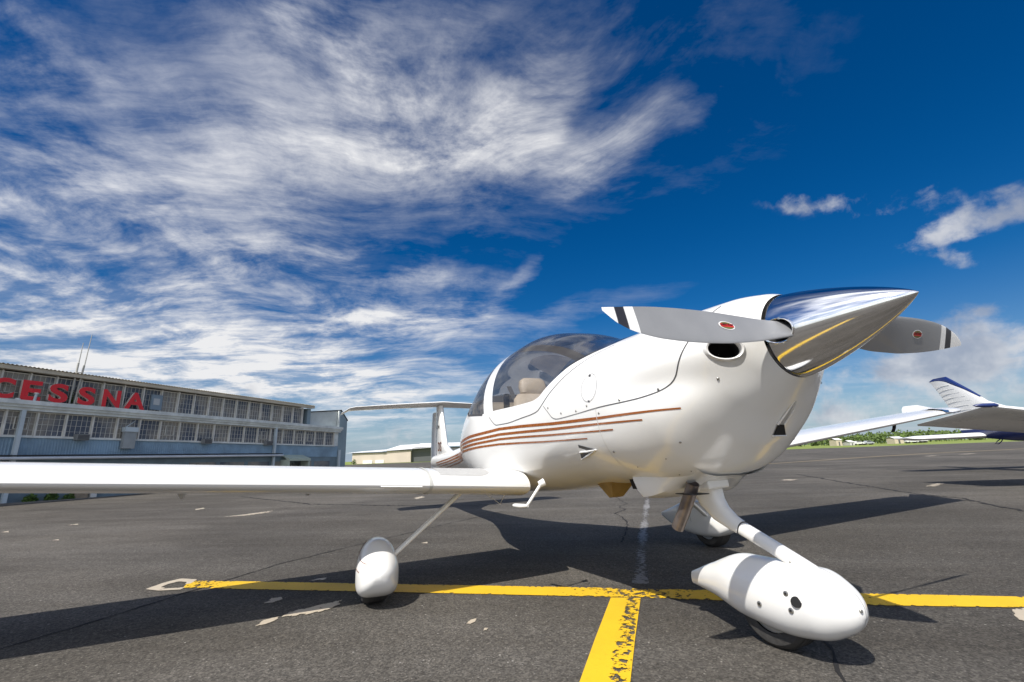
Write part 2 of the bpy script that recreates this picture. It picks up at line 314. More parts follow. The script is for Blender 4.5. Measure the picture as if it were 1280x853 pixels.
def paint(name, A, B, z, m, wear, nu=40, nv=10, label=None):
    """strip between the two edge polylines A and B; wear(u, v) drives how much paint is gone"""
    def rs(L, n):
        L = np.array(L, float); d = np.r_[0, np.cumsum(np.linalg.norm(np.diff(L, axis=0), axis=1))]; s = np.linspace(0, d[-1], n); return np.stack([np.interp(s, d, L[:, k]) for k in (0, 1)], 1)
    a, b = rs(A, nu), rs(B, nu); P = []; W = []
    for i in range(nu):
        for j in range(nv):
            v = j/(nv-1); q = a[i]*(1-v)+b[i]*v; P.append((q[0], q[1], z)); W.append(wear(i/(nu-1), v))
    mb = MB().grid(np.array(P).reshape(nu, nv, 3)); o = mb.build(name, m, smooth=False)
    at = o.data.attributes.new('wear', 'FLOAT', 'POINT'); at.data.foreach_set('value', W); o['kind'] = 'structure'; return o
# long lead-in line under the aircraft and the stem of the T
def wl(u, v):
    e = .12*max(0, abs(v-.5)*2-.72)/.28
    return .335+e+.16*math.exp(-((u-.355)/.035)**2)+.10*math.exp(-((u-.17)/.01)**2)+.14*math.exp(-((u-.015)/.02)**2)+.09*math.exp(-((u-.47)/.02)**2)
d_l = np.array([.602, .798]); 
paint('yellow_line', [(-3.02, -2.645), (-1.972, -1.256), (-1.108, -.107), (-.19, 1.076), (.263, 1.664), (2.7, 4.85)], [(-2.78, -2.655), (-1.766, -1.293), (-.951, -.220), (-.07, .871), (.333, 1.435), (2.83, 4.68)], .004, yellow, wl, 240, 9)
def ws(u, v):
    q = min(1, max(0, (v-.40)/.22)); k = q*q*(3-2*q)*(1-.75*max(0, (v-.90)/.10)); return .29+.20*k*(1.06-.25*u)+.05*max(0, abs(v-.5)*2-.9)/.1
paint('yellow_line_stem', [(-.930, -.215), (-.461, -.664), (-.154, -.953), (1.6, -2.65)], [(-.828, -.074), (-.365, -.506), (-.057, -.788), (1.7, -2.46)], .0045, yellow, ws, 200, 14)
paint('old_white_line', [(-7.5, 5.86), (-5.534, 4.079), (-2.14, 1.0), (-1.105, .09)], [(-7.4, 5.94), (-5.45, 4.15), (-2.07, 1.08), (-1.03, .17)], .003, palew, lambda u, v: .44+.16*(abs(v-.5)*2)**2+.05*math.sin(u*23)+.04*math.sin(u*61), 160, 9)
paint('faded_yellow_line', [(-14.05, 18), (-14.3, 21.04), (-14.9, 28.2), (-14.95, 35.7), (-13.4, 47), (-11, 60)], [(-13.9, 18), (-14.1, 21.04), (-14.6, 28.2), (-14.6, 35.7), (-13.0, 47), (-10.4, 60)], .004, fyel, lambda u, v: .33, 60, 3)
def blob(name, poly, m, wear, z=.004, grow=1.):
    c = np.mean(np.array(poly), axis=0); n = len(poly); rings = []
    for k, s in enumerate((0, .5, .8, 1.0, 1.18)): rings.append([tuple(c+(np.array(p)-c)*s*grow) for p in poly])
    V = []; W = []
    for k, r in enumerate(rings):
        for p in r: V.append((p[0], p[1], z)); W.append((wear, wear+.01, wear+.07, wear+.16, wear+.45)[k])
    mb = MB().grid(np.array(V).reshape(5, n, 3), cv=True); o = mb.build(name, m, smooth=False); at = o.data.attributes.new('wear', 'FLOAT', 'POINT')
    W = W if len(W) == len(o.data.vertices) else W[:len(o.data.vertices)]; at.data.foreach_set('value', W); o['kind'] = 'structure'; return o
for k, (P, w) in enumerate([
    ([(-1.555, -2.127), (-1.644, -2.085), (-1.66, -2.012), (-1.604, -2.019), (-1.564, -2.073)], .33),
    ([(-1.648, -1.992), (-1.743, -1.937), (-1.742, -1.854), (-1.77, -1.785), (-1.8, -1.657), (-1.715, -1.67), (-1.641, -1.749), (-1.612, -1.858)], .34),
    ([(-2.007, -2.1), (-2.118, -2.058), (-2.102, -2.001), (-2.038, -1.996), (-1.991, -2.045)], .36),
    ([(-2.456, -1.83), (-2.488, -1.757), (-2.484, -1.689), (-2.396, -1.701)], .42),
    ([(-.976, -1.122), (-1.019, -1.079), (-1.024, -1.041), (-.982, -1.066), (-.953, -1.108)], .34),
    ([(-.835, -1.083), (-.869, -1.057), (-.86, -1.042), (-.832, -1.059)], .36),
    ([(.315, 1.35), (.342, 1.43), (.42, 1.30), (.408, 1.196), (.38, 1.2)], .34),
    ([(-8.158, -3.036), (-8.329, -2.677), (-8.706, -2.229), (-8.369, -2.22), (-8.024, -2.655)], .42),
    ([(-10.4, -3.73), (-10.668, -3.598), (-10.376, -3.544), (-10.15, -3.665)], .38),
    ([(-8.825, -5.241), (-9.006, -5.155), (-8.772, -5.083)], .4), ([(-6.727, -4.722), (-6.799, -4.676), (-6.647, -4.618)], .38), ([(-8.442, -5.89), (-8.602, -5.855), (-8.329, -5.749)], .4),
    ([(-9.195, .566), (-9.562, .881), (-9.157, .85), (-8.819, .546)], .4), ([(-3.472, -.72), (-3.498, -.645), (-3.402, -.663)], .36),
    ([(-11.9, 32.6), (-11.9, 34.4), (-11.5, 34.4), (-11.5, 32.6)], .42), ([(-12.2, 29.5), (-12.3, 30.8), (-11.8, 30.8), (-11.8, 29.5)], .42),
    ([(-6.4, 9.2), (-6.6, 9.7), (-6.3, 9.8), (-6.1, 9.3)], .43), ([(-3.3, 8.9), (-3.5, 9.9), (-3.35, 9.9), (-3.1, 8.9)], .46)]):
    blob('concrete_patch', P, patchm, w)
# spalled ring where the line begins
paint('concrete_patch', [(-2.79, -2.80), (-2.90, -2.90), (-3.06, -2.82), (-3.14, -2.727), (-3.02, -2.60), (-2.90, -2.625)], [(-2.865, -2.775), (-2.90, -2.81), (-2.985, -2.78), (-3.03, -2.72), (-2.97, -2.66), (-2.90, -2.66)], .0045, patchm, lambda u, v: .28+.12*abs(v-.5)*2, 30, 5)
paint('concrete_patch', [(-2.79, -2.80), (-2.73, -2.66)], [(-2.84, -2.79), (-2.79, -2.64)], .0045, patchm, lambda u, v: .3+.12*abs(v-.5)*2, 12, 5)
crackm = mat('tar filled crack', (.012, .011, .011), .9)
def crack(pts, w, jag=.012, z=.003, seed=1):
    r = random.Random(seed); L = []
    for a, b in zip(pts[:-1], pts[1:]):
        n = max(2, int(math.dist(a, b)/.06))
        for i in range(n): L.append((a[0]+(b[0]-a[0])*i/n+r.gauss(0, jag), a[1]+(b[1]-a[1])*i/n+r.gauss(0, jag)))
    P = []
    for i, p in enumerate(L):
        a, b = L[max(i-1, 0)], L[min(i+1, len(L)-1)]; d = Vector((b[0]-a[0], b[1]-a[1])); d.normalize() if d.length else None
        ww = w*(.35+r.random())*.5; P.append([(p[0]-d.y*ww, p[1]+d.x*ww, z), (p[0]+d.y*ww, p[1]-d.x*ww, z)])
    o = MB().grid(np.array(P)).build('pavement_crack', crackm, smooth=False); o['kind'] = 'structure'
crack([(-1.7, -3.45), (-1.897, -3.266), (-2.147, -3.017), (-2.29, -2.886), (-2.684, -2.554), (-3.017, -2.25), (-3.273, -2.021), (-3.812, -1.282), (-4.678, -.043), (-5.5, 1.2)], .016, .006)
crack([(-5.937, 3.72), (-4.907, 3.151), (-4.6, 2.75), (-4.319, 2.641), (-4.05, 2.237), (-3.455, 1.942), (-2.934, 1.554), (-2.231, .893)], .016, .012, seed=3)
crack([(.02, .25), (.067, .206), (.158, .109), (.233, .011), (.333, -.119), (.5, -.3)], .014, .006, seed=5)
crack([(-7.714, 11.854), (-4.768, 9.168), (-2.812, 7.431), (-2.037, 7.03), (-.987, 5.794)], .05, .02, seed=6)
crack([(-14, -3.2), (-9.5, -1.5), (-7.2, .4), (-6.4, 1.5)], .05, .03, seed=8)

# ================================================================== the white touring aircraft
PIV = Vector((-1.2, 0, 0)); AYAW = R(-3)
ac = root('propeller_aircraft', PIV, 'white single engine propeller aircraft with brown stripes and polished spinner, nose toward the camera', 'aircraft')
ca, sa = math.cos(AYAW), math.sin(AYAW)
def BW(P):
    P = np.asarray(P, float) - np.array(PIV); return np.stack([P[..., 0]*ca-P[..., 1]*sa, P[..., 0]*sa+P[..., 1]*ca, P[..., 2]], -1)+np.array(PIV)
ST = np.array([[.370,1.503,1.131,.1895,1.318,2,2],[.325,1.520,1.085,.262,1.31,2,2],[.23,1.531,.986,.376,1.25,2.1,2.1],[.12,1.531,.857,.427,1.19,2.2,2.2],[-.05,1.526,.73,.497,1.14,2.25,2.3],[-.3,1.525,.676,.544,1.11,2.3,2.4],[-.6,1.544,.669,.572,1.1,2.3,2.5],[-.85,1.596,.656,.596,1.1,2.3,2.5],[-1.2,1.736,.62,.626,1.1,2.2,2.5],[-1.65,1.829,.571,.66,1.08,2.15,2.5],[-2.05,1.806,.545,.683,1.06,2.1,2.5],[-2.5,1.617,.545,.641,1.02,2.1,2.4],[-2.9,1.381,.577,.557,.98,2.1,2.2],[-3.4,1.164,.636,.40,.93,2.1,2.1],[-4.2,1.03,.70,.22,.87,2,2],[-5.2,.95,.69,.16,.82,2,2],[-6.3,.90,.70,.10,.80,2,2]])[::-1]
def stat(X): return [pchip(ST[:, 0], ST[:, k], X) for k in range(1, 7)]
def fpt(X, th):
    zt, zb, hw, zc, nt, nb = stat(X); c, s = np.cos(th), np.sin(th); n = np.where(s >= 0, nt, nb)
    z = zc+np.where(s >= 0, zt-zc, zc-zb)*np.sign(s)*np.abs(s)**(2/n); Xa = np.asarray(X)+0*th
    w = np.clip((Xa+.35)/.45, 0, 1); w = w*w*(3-2*w)*np.clip((.372-Xa)/.06, 0, 1)
    k = 1+w*(.036*np.exp(-((z-1.27)/.075)**2)-.036*np.exp(-((z-1.135)/.065)**2)+.012*np.exp(-((z-1.0)/.08)**2))
    return np.stack([Xa, hw*np.sign(c)*np.abs(c)**(2/n)*k, z], -1)
def zth(X, z):
    zt, zb, hw, zc, nt, nb = stat(X); r = np.where(z >= zc, (z-zc)/(zt-zc), (z-zc)/(zc-zb)); r = np.clip(r, -1, 1); n = np.where(z >= zc, nt, nb)
    s = np.sign(r)*np.abs(r)**(n/2); return np.arcsin(s)
def spt(X, z, side=-1):
    th = float(zth(np.array(float(X)), np.array(float(z)))); p = fpt(np.array(float(X)), np.array(th)); return np.array([p[0], abs(p[1])*side, p[2]])
def snorm(X, z, side=-1):
    th = float(zth(np.array(float(X)), np.array(float(z)))); e = 1e-3
    a = fpt(np.array(X+e), np.array(th))-fpt(np.array(X-e), np.array(th)); b = fpt(np.array(float(X)), np.array(th+e))-fpt(np.array(float(X)), np.array(th-e))
    n = np.cross(a, b); n /= np.linalg.norm(n)
    if n[1] < 0: n = -n
    return np.array([n[0], n[1]*side, n[2]])
SILL_X = [-2.74, -2.62, -2.5, -2.3, -1.83, -1.656, -1.308, -1.05, -.96, -.90, -.80, -.68, -.559, -.45, -.33, -.25, -.20]
SILL_Z = [1.475, 1.36, 1.27, 1.222, 1.185, 1.190, 1.188, 1.192, 1.208, 1.245, 1.305, 1.375, 1.412, 1.436, 1.468, 1.497, 1.526]
def sill_th(X):
    X = np.asarray(X, float); z = pchip(SILL_X, SILL_Z, np.clip(X, -2.74, -.2)); th = zth(X, z)
    return np.where((X > -.2) | (X < -2.74), np.pi/2, np.minimum(th, np.pi/2))
def dense(a, b, step): return np.linspace(a, b, max(2, int(round(abs(b-a)/step))+1))
NS = 72
def body_grid(X, side):
    th = sill_th(X); t = np.linspace(0, 1, NS); A = -np.pi/2+(th[:, None]+np.pi/2)*t[None]
    P = fpt(np.repeat(X[:, None], NS, 1), A); P[..., 1] *= 1; P = P.copy(); P[..., 1] = np.abs(P[..., 1])*side; return P
def skin_normals(o):
    me = o.data; W = np.array([v.co for v in me.vertices]); d = W-np.array(PIV); B = np.stack([d[:, 0]*ca+d[:, 1]*sa, -d[:, 0]*sa+d[:, 1]*ca, d[:, 2]], -1)+np.array(PIV)
    X = np.clip(B[:, 0], -6.29, .369); th = zth(X, B[:, 2]); e = 2e-3
    a = fpt(X+e, th)-fpt(X-e, th); b = fpt(X, np.clip(th+e, -1.57, 1.57))-fpt(X, np.clip(th-e, -1.57, 1.57)); n = np.cross(a, b); n /= np.linalg.norm(n, axis=1, keepdims=True)+1e-12
    n[n[:, 1] < 0] *= -1; sg = np.where(B[:, 1] < -1e-5, -1, np.where(B[:, 1] > 1e-5, 1, 0)); n[:, 1] *= sg; n /= np.linalg.norm(n, axis=1, keepdims=True)+1e-12
    N = np.stack([n[:, 0]*ca-n[:, 1]*sa, n[:, 0]*sa+n[:, 1]*ca, n[:, 2]], -1); me.normals_split_custom_set_from_vertices([tuple(v) for v in N])
INL_C, INL_A, INL_B = (.284, 1.260), .040, .046
def build_body(name, X, cut=False):
    mb = MB()
    for side in (-1, 1):
        P = body_grid(X, side); W = BW(P); a, b = P.shape[:2]; F = []
        for i in range(a-1):
            for j in range(b-1):
                if cut:
                    c = (P[i, j]+P[i+1, j+1])/2
                    if ((c[0]-INL_C[0])/INL_A)**2+((c[2]-INL_C[1])/INL_B)**2 < 1: continue
                q = (i*b+j, (i+1)*b+j, (i+1)*b+j+1, i*b+j+1); F.append(q if side < 0 else q[::-1])
        mb.add(W.reshape(-1, 3), F)
    o = mb.build(name, white, ac); bm = bmesh.new(); bm.from_mesh(o.data); bmesh.ops.remove_doubles(bm, verts=bm.verts, dist=2e-4); bmesh.ops.recalc_face_normals(bm, faces=bm.faces); bm.to_mesh(o.data); bm.free()
    o.data.shade_smooth(); skin_normals(o); return o
Xf = np.unique(np.round(np.concatenate([dense(-6.3, -3, .08), dense(-3, -2.78, .03), dense(-2.76, -1.1, .02), dense(-1.08, -.376, .0117)]), 4))
Xc = np.unique(np.round(np.concatenate([dense(-.376, -.2, .012), dense(-.18, .2, .01), dense(.2, .370, .005)]), 4))
fus = build_body('fuselage', Xf); cowl = build_body('engine_cowling', Xc, True)
# blunt tail cone cap and cowling front
mb = MB(); rg = BW(fpt(np.full(24, -6.3), np.linspace(0, 2*np.pi, 25)[:-1])); mb.loft([rg, BW(np.stack([np.full(24, -6.42), .0+0*rg[:, 1], .80+0*rg[:, 1]], -1))+0], False); mb.build('tail_cone', white, ac)
# --- canopy: upper skin between the sills, sheared columns so that the hoop leans back
NU = 30
def skew(u): return .42*np.interp(u, [-2.6, -2.3, -1.9, -1.6, -1.25, -.9], [0, .4, 1, 1, .4, 0])
def upper_grid(U, shrink=0., t0=0., t1=1.):
    out = []
    for side in (-1, 1):
        th0 = sill_th(U)[:, None]; t = np.linspace(t0, t1, NU)[None]; A = th0+(np.pi/2-th0)*t; z0 = fpt(U[:, None]+0*t, th0+0*t)[..., 2]; X = U[:, None]+0*t
        for _ in range(4): z = fpt(X, A)[..., 2]; X = U[:, None]-skew(U)[:, None]*(z-z0)
        P = fpt(X, A); P[..., 1] = np.abs(P[..., 1])*side
        if shrink: P = P.copy(); P[..., 1] *= (1-shrink*1.1); P[..., 2] = 1.05+(P[..., 2]-1.05)*(1-shrink)
        out.append(P)
    return out
def build_upper(name, U, m, shrink=0., off=0.):
    mb = MB()
    for P in upper_grid(U, shrink): mb.grid(BW(P))
    o = mb.build(name, m, ac); bm = bmesh.new(); bm.from_mesh(o.data); bmesh.ops.remove_doubles(bm, verts=bm.verts, dist=2e-4); bmesh.ops.recalc_face_normals(bm, faces=bm.faces); bm.to_mesh(o.data); bm.free(); o.data.shade_smooth(); return o
build_upper('canopy_glass', np.unique(np.concatenate([dense(-1.655, -1.05, .02), dense(-1.04, -.2, .012)])), canopyg)
build_upper('canopy_hoop', dense(-1.83, -1.655, .02), white)
build_upper('rear_window', np.unique(np.concatenate([dense(-2.74, -1.83, .02)])), canopyg)
# --- ribbons that follow the skin
def ribbon(mb, pts, w, side, off=.0022, step=.012, closed=False):
    pts = [np.array(p, float) for p in pts]; L = []; d = [0]
    for a, b in zip(pts[:-1], pts[1:]): d.append(d[-1]+np.linalg.norm(b-a))
    n = max(3, int(d[-1]/step)+1); s = np.linspace(0, d[-1], n); xs = np.interp(s, d, [p[0] for p in pts]); zs = np.interp(s, d, [p[1] for p in pts])
    ww = np.interp(s/d[-1], np.linspace(0, 1, len(w)), w) if isinstance(w, (list, tuple)) else np.full(n, w); P = []; C = [spt(x, z, side) for x, z in zip(xs, zs)]
    for i in range(n):
        nr = snorm(xs[i], zs[i], side); t = C[min(i+1, n-1)]-C[max(i-1, 0)]; t /= np.linalg.norm(t)+1e-9; b = np.cross(nr, t); b /= np.linalg.norm(b); c = C[i]+nr*off
        P.append([c-b*ww[i]/2, c+b*ww[i]/2])
    return mb.grid(BW(np.array(P)))
def smooth_line(pts, n=60):
    pts = np.array(pts, float); d = np.r_[0, np.cumsum(np.linalg.norm(np.diff(pts, axis=0), axis=1))]; s = np.linspace(0, d[-1], n)
    return list(zip(pchip(d, pts[:, 0], s), pchip(d, pts[:, 1], s)))
CANL = [(-.375, 1.425), (-.515, 1.388), (-.636, 1.335), (-.747, 1.268), (-.843, 1.205), (-.914, 1.152), (-.975, 1.118), (-1.19, 1.095), (-1.424, 1.078), (-1.58, 1.078), (-1.65, 1.105), (-1.72, 1.15)]
COWL = [(-.894, 1.147), (-.84, 1.102), (-.79, 1.062), (-.75, 1.053), (-.554, 1.064), (-.35, 1.079), (-.108, 1.091), (-.005, 1.107), (.059, 1.133), (.096, 1.168), (.123, 1.215), (.168, 1.301), (.21, 1.40), (.235, 1.47)]
mst = [MB() for _ in range(4)]; msc = MB()
STR_ = [([(-2.55, 1.003), (-2.2, 1.022), (-1.887, 1.032), (-1.535, 1.046), (-1.198, 1.042), (-.8, 1.030), (-.372, 1.025), (.089, 1.029)], [.021, .021, .020, .019, .017, .015, .013, .006]),
        ([(-2.56, .970), (-2.2, .985), (-1.895, .994), (-1.543, 1.007), (-1.207, 1.004), (-.8, .998), (-.382, .996), (-.084, .993)], [.021, .020, .019, .018, .016, .014, .012, .006]),
        ([(-2.6, .937), (-1.902, .962), (-1.552, .973), (-1.22, .972), (-.912, .966), (-.399, .961), (-.278, .961)], [.020, .019, .018, .016, .013, .010, .006]),
        ([(-2.7, .902), (-1.917, .930), (-1.57, .937), (-1.239, .934), (-.934, .929), (-.5, .928)], [.019, .018, .016, .013, .010, .005])]
TAILL = [(-5.8, .78), (-4.9, .835), (-4.2, .89), (-3.4, .955), (-2.9, .988)]
for side in (-1, 1):
    mb = MB(); ml = MB(); moil = MB()
    ribbon(mb, smooth_line(CANL), .0045, side); ribbon(mb, smooth_line(COWL), [.0035, .003, .004, .005, .005], side)
    ribbon(mb, [(-2.47, 1.252), (-2.3, 1.214), (-1.86, 1.180)], .016, side)
    ribbon(ml, [(-.376, 1.079), (-.376, .9), (-.376, .80), (-.376, .72)], .004, side)
    for k, (L, w) in enumerate(STR_):
        ribbon(mst[k], [(x, z-.033*k) for x, z in TAILL[:-1]]+L, [q*1.22 for q in [.014, .015, .016]+w], side, off=.0018)
    o_ = [(-.43+.069*math.cos(a), 1.193+.076*math.sin(a)) for a in np.linspace(0, 2*np.pi, 41)]
    ribbon(moil, o_, .0018, side); ribbon(moil, [(-.445, 1.262), (-.427, 1.258)], .012, side, .003); ribbon(moil, [(-.435, 1.121), (-.42, 1.119)], .008, side, .003)
    mb.build('panel_gap', seamm, ac)['kind'] = 'stuff'; ml.build('cowling_joint', lgap, ac); moil.build('oil_door', seamm, ac)['kind'] = 'stuff'
    for (x, z) in [(-.70, 1.082), (-.45, 1.098), (-.838, 1.128), (-.552, 1.080), (-.2, 1.099), (-.355, 1.050), (.012, 1.122), (.235, 1.138), (-.35, .853), (-.283, .776), (.012, .884), (-.099, .813), (-.15, .735), (-.084, .752)]:
        c = spt(x, z, side); n = snorm(x, z, side); u = np.cross(n, (0, 0, 1.)); u /= np.linalg.norm(u); v = np.cross(n, u); r = .0062 if z > .83 else .0035
        ring = [c+n*.002+(u*math.cos(a)+v*math.sin(a))*r for a in np.linspace(0, 2*np.pi, 13)[:-1]]; top = [c+n*.0045+(u*math.cos(a)+v*math.sin(a))*r*.55 for a in np.linspace(0, 2*np.pi, 13)[:-1]]
        msc.loft([BW(ring), BW(top)], True)
msc.build('fastener', screwm, ac)['kind'] = 'stuff'
for k in range(4): mst[k].build('stripe', stripe, ac)
# cowling air inlets: lip and throat
for side in (-1, 1):
    n0 = snorm(*INL_C, side); lip = []; inn = []; deep = []
    for a in np.linspace(0, 2*np.pi, 41)[:-1]:
        x, z = INL_C[0]+INL_A*1.06*math.cos(a), INL_C[1]+INL_B*1.06*math.sin(a); lip.append(spt(x, z, side))
    lip = np.array(lip); cen = lip.mean(0); ax = np.array([.75, side*.55, 0]); ax /= np.linalg.norm(ax)
    def ringed(f, push): return BW(cen+(lip-cen)*f+ax*push)
    m_ = MB(); m_.grid(np.array([ringed(1.16, -.005), ringed(1.09, .007), ringed(1.0, .012), ringed(.90, .008), ringed(.86, -.03)]), cv=True); m_.build('air_inlet', white, ac)
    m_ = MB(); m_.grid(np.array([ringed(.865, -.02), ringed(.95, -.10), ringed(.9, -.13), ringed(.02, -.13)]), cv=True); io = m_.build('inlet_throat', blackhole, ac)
# side exhaust louvre below the stripes
for side in (-1, 1):
    A, B_, C_ = spt(-.605, .899, side), spt(-.66, .818, side), spt(-.471, .868, side); n = snorm(-.58, .865, side); M_ = (A+B_)/2*.97+.03*C_
    m_ = MB(); m_.add(BW([A+n*.003, M_+n*.003-[0, 0, -.003], C_+n*.003]), [(0, 1, 2)]).add(BW([M_+n*.003-[0, 0, .003], B_+n*.003, C_+n*.003]), [(0, 1, 2)]); m_.build('louvre', mat('painted louvre shade', (.10, .10, .10), .6), ac, smooth=False)  # flat dark triangles paint the shade inside the vent
    m_ = MB(); m_.tube(BW([M_+n*.006, (M_+C_)/2+n*.009, C_+n*.004]), [.004, .006, .003], 8); m_.tube(BW([B_+n*.003, (B_+C_)/2+n*.010, C_+n*.003]), [.003, .006, .003], 8); m_.build('louvre_lip', white, ac)
# lower cowling outlet tunnel, cavity, belly scoop, exhaust
def rr_ring(x, hw, zt, zb, n=9, e=5.):
    a = np.linspace(0, 2*np.pi, 4*n+1)[:-1]; c, s = np.cos(a), np.sin(a); return BW(np.stack([np.full_like(a, x), hw*np.sign(c)*np.abs(c)**(2/e), (zt+zb)/2+(zt-zb)/2*np.sign(s)*np.abs(s)**(2/e)], -1))
REAR = [(-.455, -.318, .83), (-.45, -.318, .77), (-.435, -.314, .70), (-.415, -.306, .65), (-.402, -.285, .617), (-.40, -.22, .607), (-.40, -.12, .604), (-.40, 0, .603)]
FRONT = [(-.05, -.30, .84), (-.05, -.27, .80), (-.05, -.24, .765), (-.05, -.20, .74), (-.05, -.15, .728), (-.05, -.10, .722), (-.05, -.05, .722), (-.05, 0, .722)]
def outlet_ring(f, k=1.):
    g = f*f*(3-2*f); L = [np.array(p)*(1-g)+np.array(q)*g for p, q in zip(FRONT, REAR)]
    for i, p in enumerate(L): p[0] = FRONT[i][0]*(1-f)+REAR[i][0]*f
    L = [p*np.array([1, k, 1]) for p in L]; return np.array(L+[p*np.array([1, -1, 1]) for p in L[-2::-1]])
m_ = MB(); m_.grid(np.array([BW(outlet_ring(f)) for f in np.linspace(0, 1, 14)])); m_.build('cooling_outlet', white, ac)
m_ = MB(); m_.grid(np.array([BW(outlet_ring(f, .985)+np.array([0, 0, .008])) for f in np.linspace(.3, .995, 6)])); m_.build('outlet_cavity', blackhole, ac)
m_ = MB(); P = BW([(-.97, -.20, .655), (-.97, -.04, .648), (-.78, -.22, .685), (-.78, -.04, .675), (-.875, -.18, .575), (-.875, -.10, .575), (-.84, -.18, .582), (-.84, -.10, .582)]); m_.add(P, [(0, 1, 5, 4), (4, 5, 7, 6), (6, 7, 3, 2), (0, 4, 6, 2), (1, 3, 7, 5), (0, 2, 3, 1)]); m_.build('belly_scoop', gold, ac, ang=20)  # tan wedge-shaped scoop under the belly
m_ = MB(); m_.loft([BW([(x, y, z) for y, z in ((-.29, .74), (.29, .74), (.26, .65), (-.26, .65))]) for x in (-.52, -.36)], True); m_.build('cavity_shade_box', blackhole, ac)  # solid black box paints the dark hollow behind the outlet
ex = [(-.15, -.175, .69), (-.18, -.175, .635), (-.235, -.18, .545), (-.285, -.185, .47)]
m_ = MB(); m_.tube(BW(ex), .030, 20, False); m_.build('exhaust_pipe', steel, ac)
m_ = MB(); m_.tube(BW([ex[3], ex[2]]), .0275, 20, False); m_.tube(BW([ex[2], (-.234, -.18, .547)]), .0275, 20, True); m_.build('exhaust_bore', blackhole, ac)
m_ = MB(); m_.box(BW((-.165, -.175, .640)), (.12, .10, .004)); m_.build('exhaust_slot', black, ac, smooth=False)
# chin intake on the lower front cowling: dark mouth under a short ramp with raised edges
qn = np.array([.8, .12, -.55])*.004; mo = np.array([(.158, .036, .899), (.197, .030, .947), (.194, .075, .947), (.148, .135, .899)])+qn
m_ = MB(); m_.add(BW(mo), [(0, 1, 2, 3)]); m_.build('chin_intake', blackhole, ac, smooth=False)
m_ = MB(); m_.tube(BW([mo[1], (.245, .042, 1.0)+qn, (.285, .054, 1.045)+qn*.3]), [.005, .004, .001], 8); m_.tube(BW([mo[2], (.238, .086, 1.0)+qn, (.278, .075, 1.042)+qn*.3]), [.005, .004, .001], 8); m_.tube(BW([mo[0], mo[3]]), .004, 8); m_.build('intake_lip', white, ac)
m_ = MB(); m_.add(BW([mo[1]-qn*.4, mo[2]-qn*.4, (.282, .066, 1.044)+qn*.2]), [(0, 1, 2)]); m_.build('intake_ramp', mat('painted ramp shade', (.42, .41, .40), .6), ac, smooth=False)  # grey triangle paints the shade of the intake groove
# --- spinner and propeller
SPc = np.array([.3609, .0113, 1.3181]); SR, SL, SE, SQ, SDY, SDP = .1856, .4721, 1.3358, .8152, .0302, .0819
sax = np.array([math.cos(SDY)*math.cos(SDP), math.sin(SDY)*math.cos(SDP), math.sin(SDP)]); se1 = np.array([-math.sin(SDY), math.cos(SDY), 0]); se2 = np.cross(sax, se1)
def sring(t, r, n=96): a = np.linspace(0, 2*np.pi, n+1)[:-1][:, None]; return BW(SPc+sax*t+(np.cos(a)*se1+np.sin(a)*se2)*r)
HUB = SPc+sax*.088+np.array([0, .035, 0]); HOLE = np.array([-.030, 0, -.012])
tt = np.r_[np.linspace(0, .9, 60), np.linspace(.905, .998, 24)]
mb = MB(); rings = [sring(-.012, SR*.985)]+[sring(SL*t, SR*max(0, 1-t**SE)**SQ) for t in tt]+[sring(SL*.9995, .0006)]
G_ = np.array(rings); F = []; nn = 96
inv = lambda W: np.array([(W[0]-PIV.x)*ca+(W[1]-PIV.y)*sa+PIV.x, -(W[0]-PIV.x)*sa+(W[1]-PIV.y)*ca, W[2]])
for i in range(len(rings)-1):
    for j in range(nn):
        q = (i*nn+j, (i+1)*nn+j, (i+1)*nn+(j+1) % nn, i*nn+(j+1) % nn); c = inv((G_[i, j]+G_[i+1, (j+1) % nn])/2)-HUB-HOLE
        if math.hypot(c[0]/.060, c[2]/.050) < 1: continue
        F.append(q)
mb.add(G_.reshape(-1, 3), F); mb.f.append(tuple(range(len(mb.v)-nn, len(mb.v)))); mb.m.append(0)
spn = mb.build('spinner', chrome, ac, ang=60)
# back plate, dark gap and hub inside
m_ = MB(); m_.loft([sring(-.02, SR*.97), sring(.004, SR*.97)], True); m_.build('spinner_back_plate', screwm, ac)
m_ = MB(); m_.loft([sring(.02, .045, 40), sring(.2, .05, 40)], True); m_.tube(BW([HUB-[0, .12, 0], HUB+[0, .12, 0]]), .042, 24); m_.build('propeller_hub', dark, ac)
for sgn in (-1, 1):
    m_ = MB(); ring = []
    for a in np.linspace(0, 2*np.pi, 49)[:-1]:
        x, z = HOLE[0]+.0615*math.cos(a), HOLE[2]+.0515*math.sin(a); xx = HUB[0]+x; t = max(0, (xx-SPc[0])/SL); r = SR*(1-t**SE)**SQ
        cz = SPc[2]+sax[2]*(xx-SPc[0]); yy = SPc[1]+sgn*math.sqrt(max(1e-4, r*r-(HUB[2]+z-cz)**2)); ring.append((xx, yy, HUB[2]+z))
    ring = BW(np.array(ring)); m_.tube(list(ring)+[ring[0]], .0045, 8, False); m_.build('blade_cutout_rim', chrome, ac)
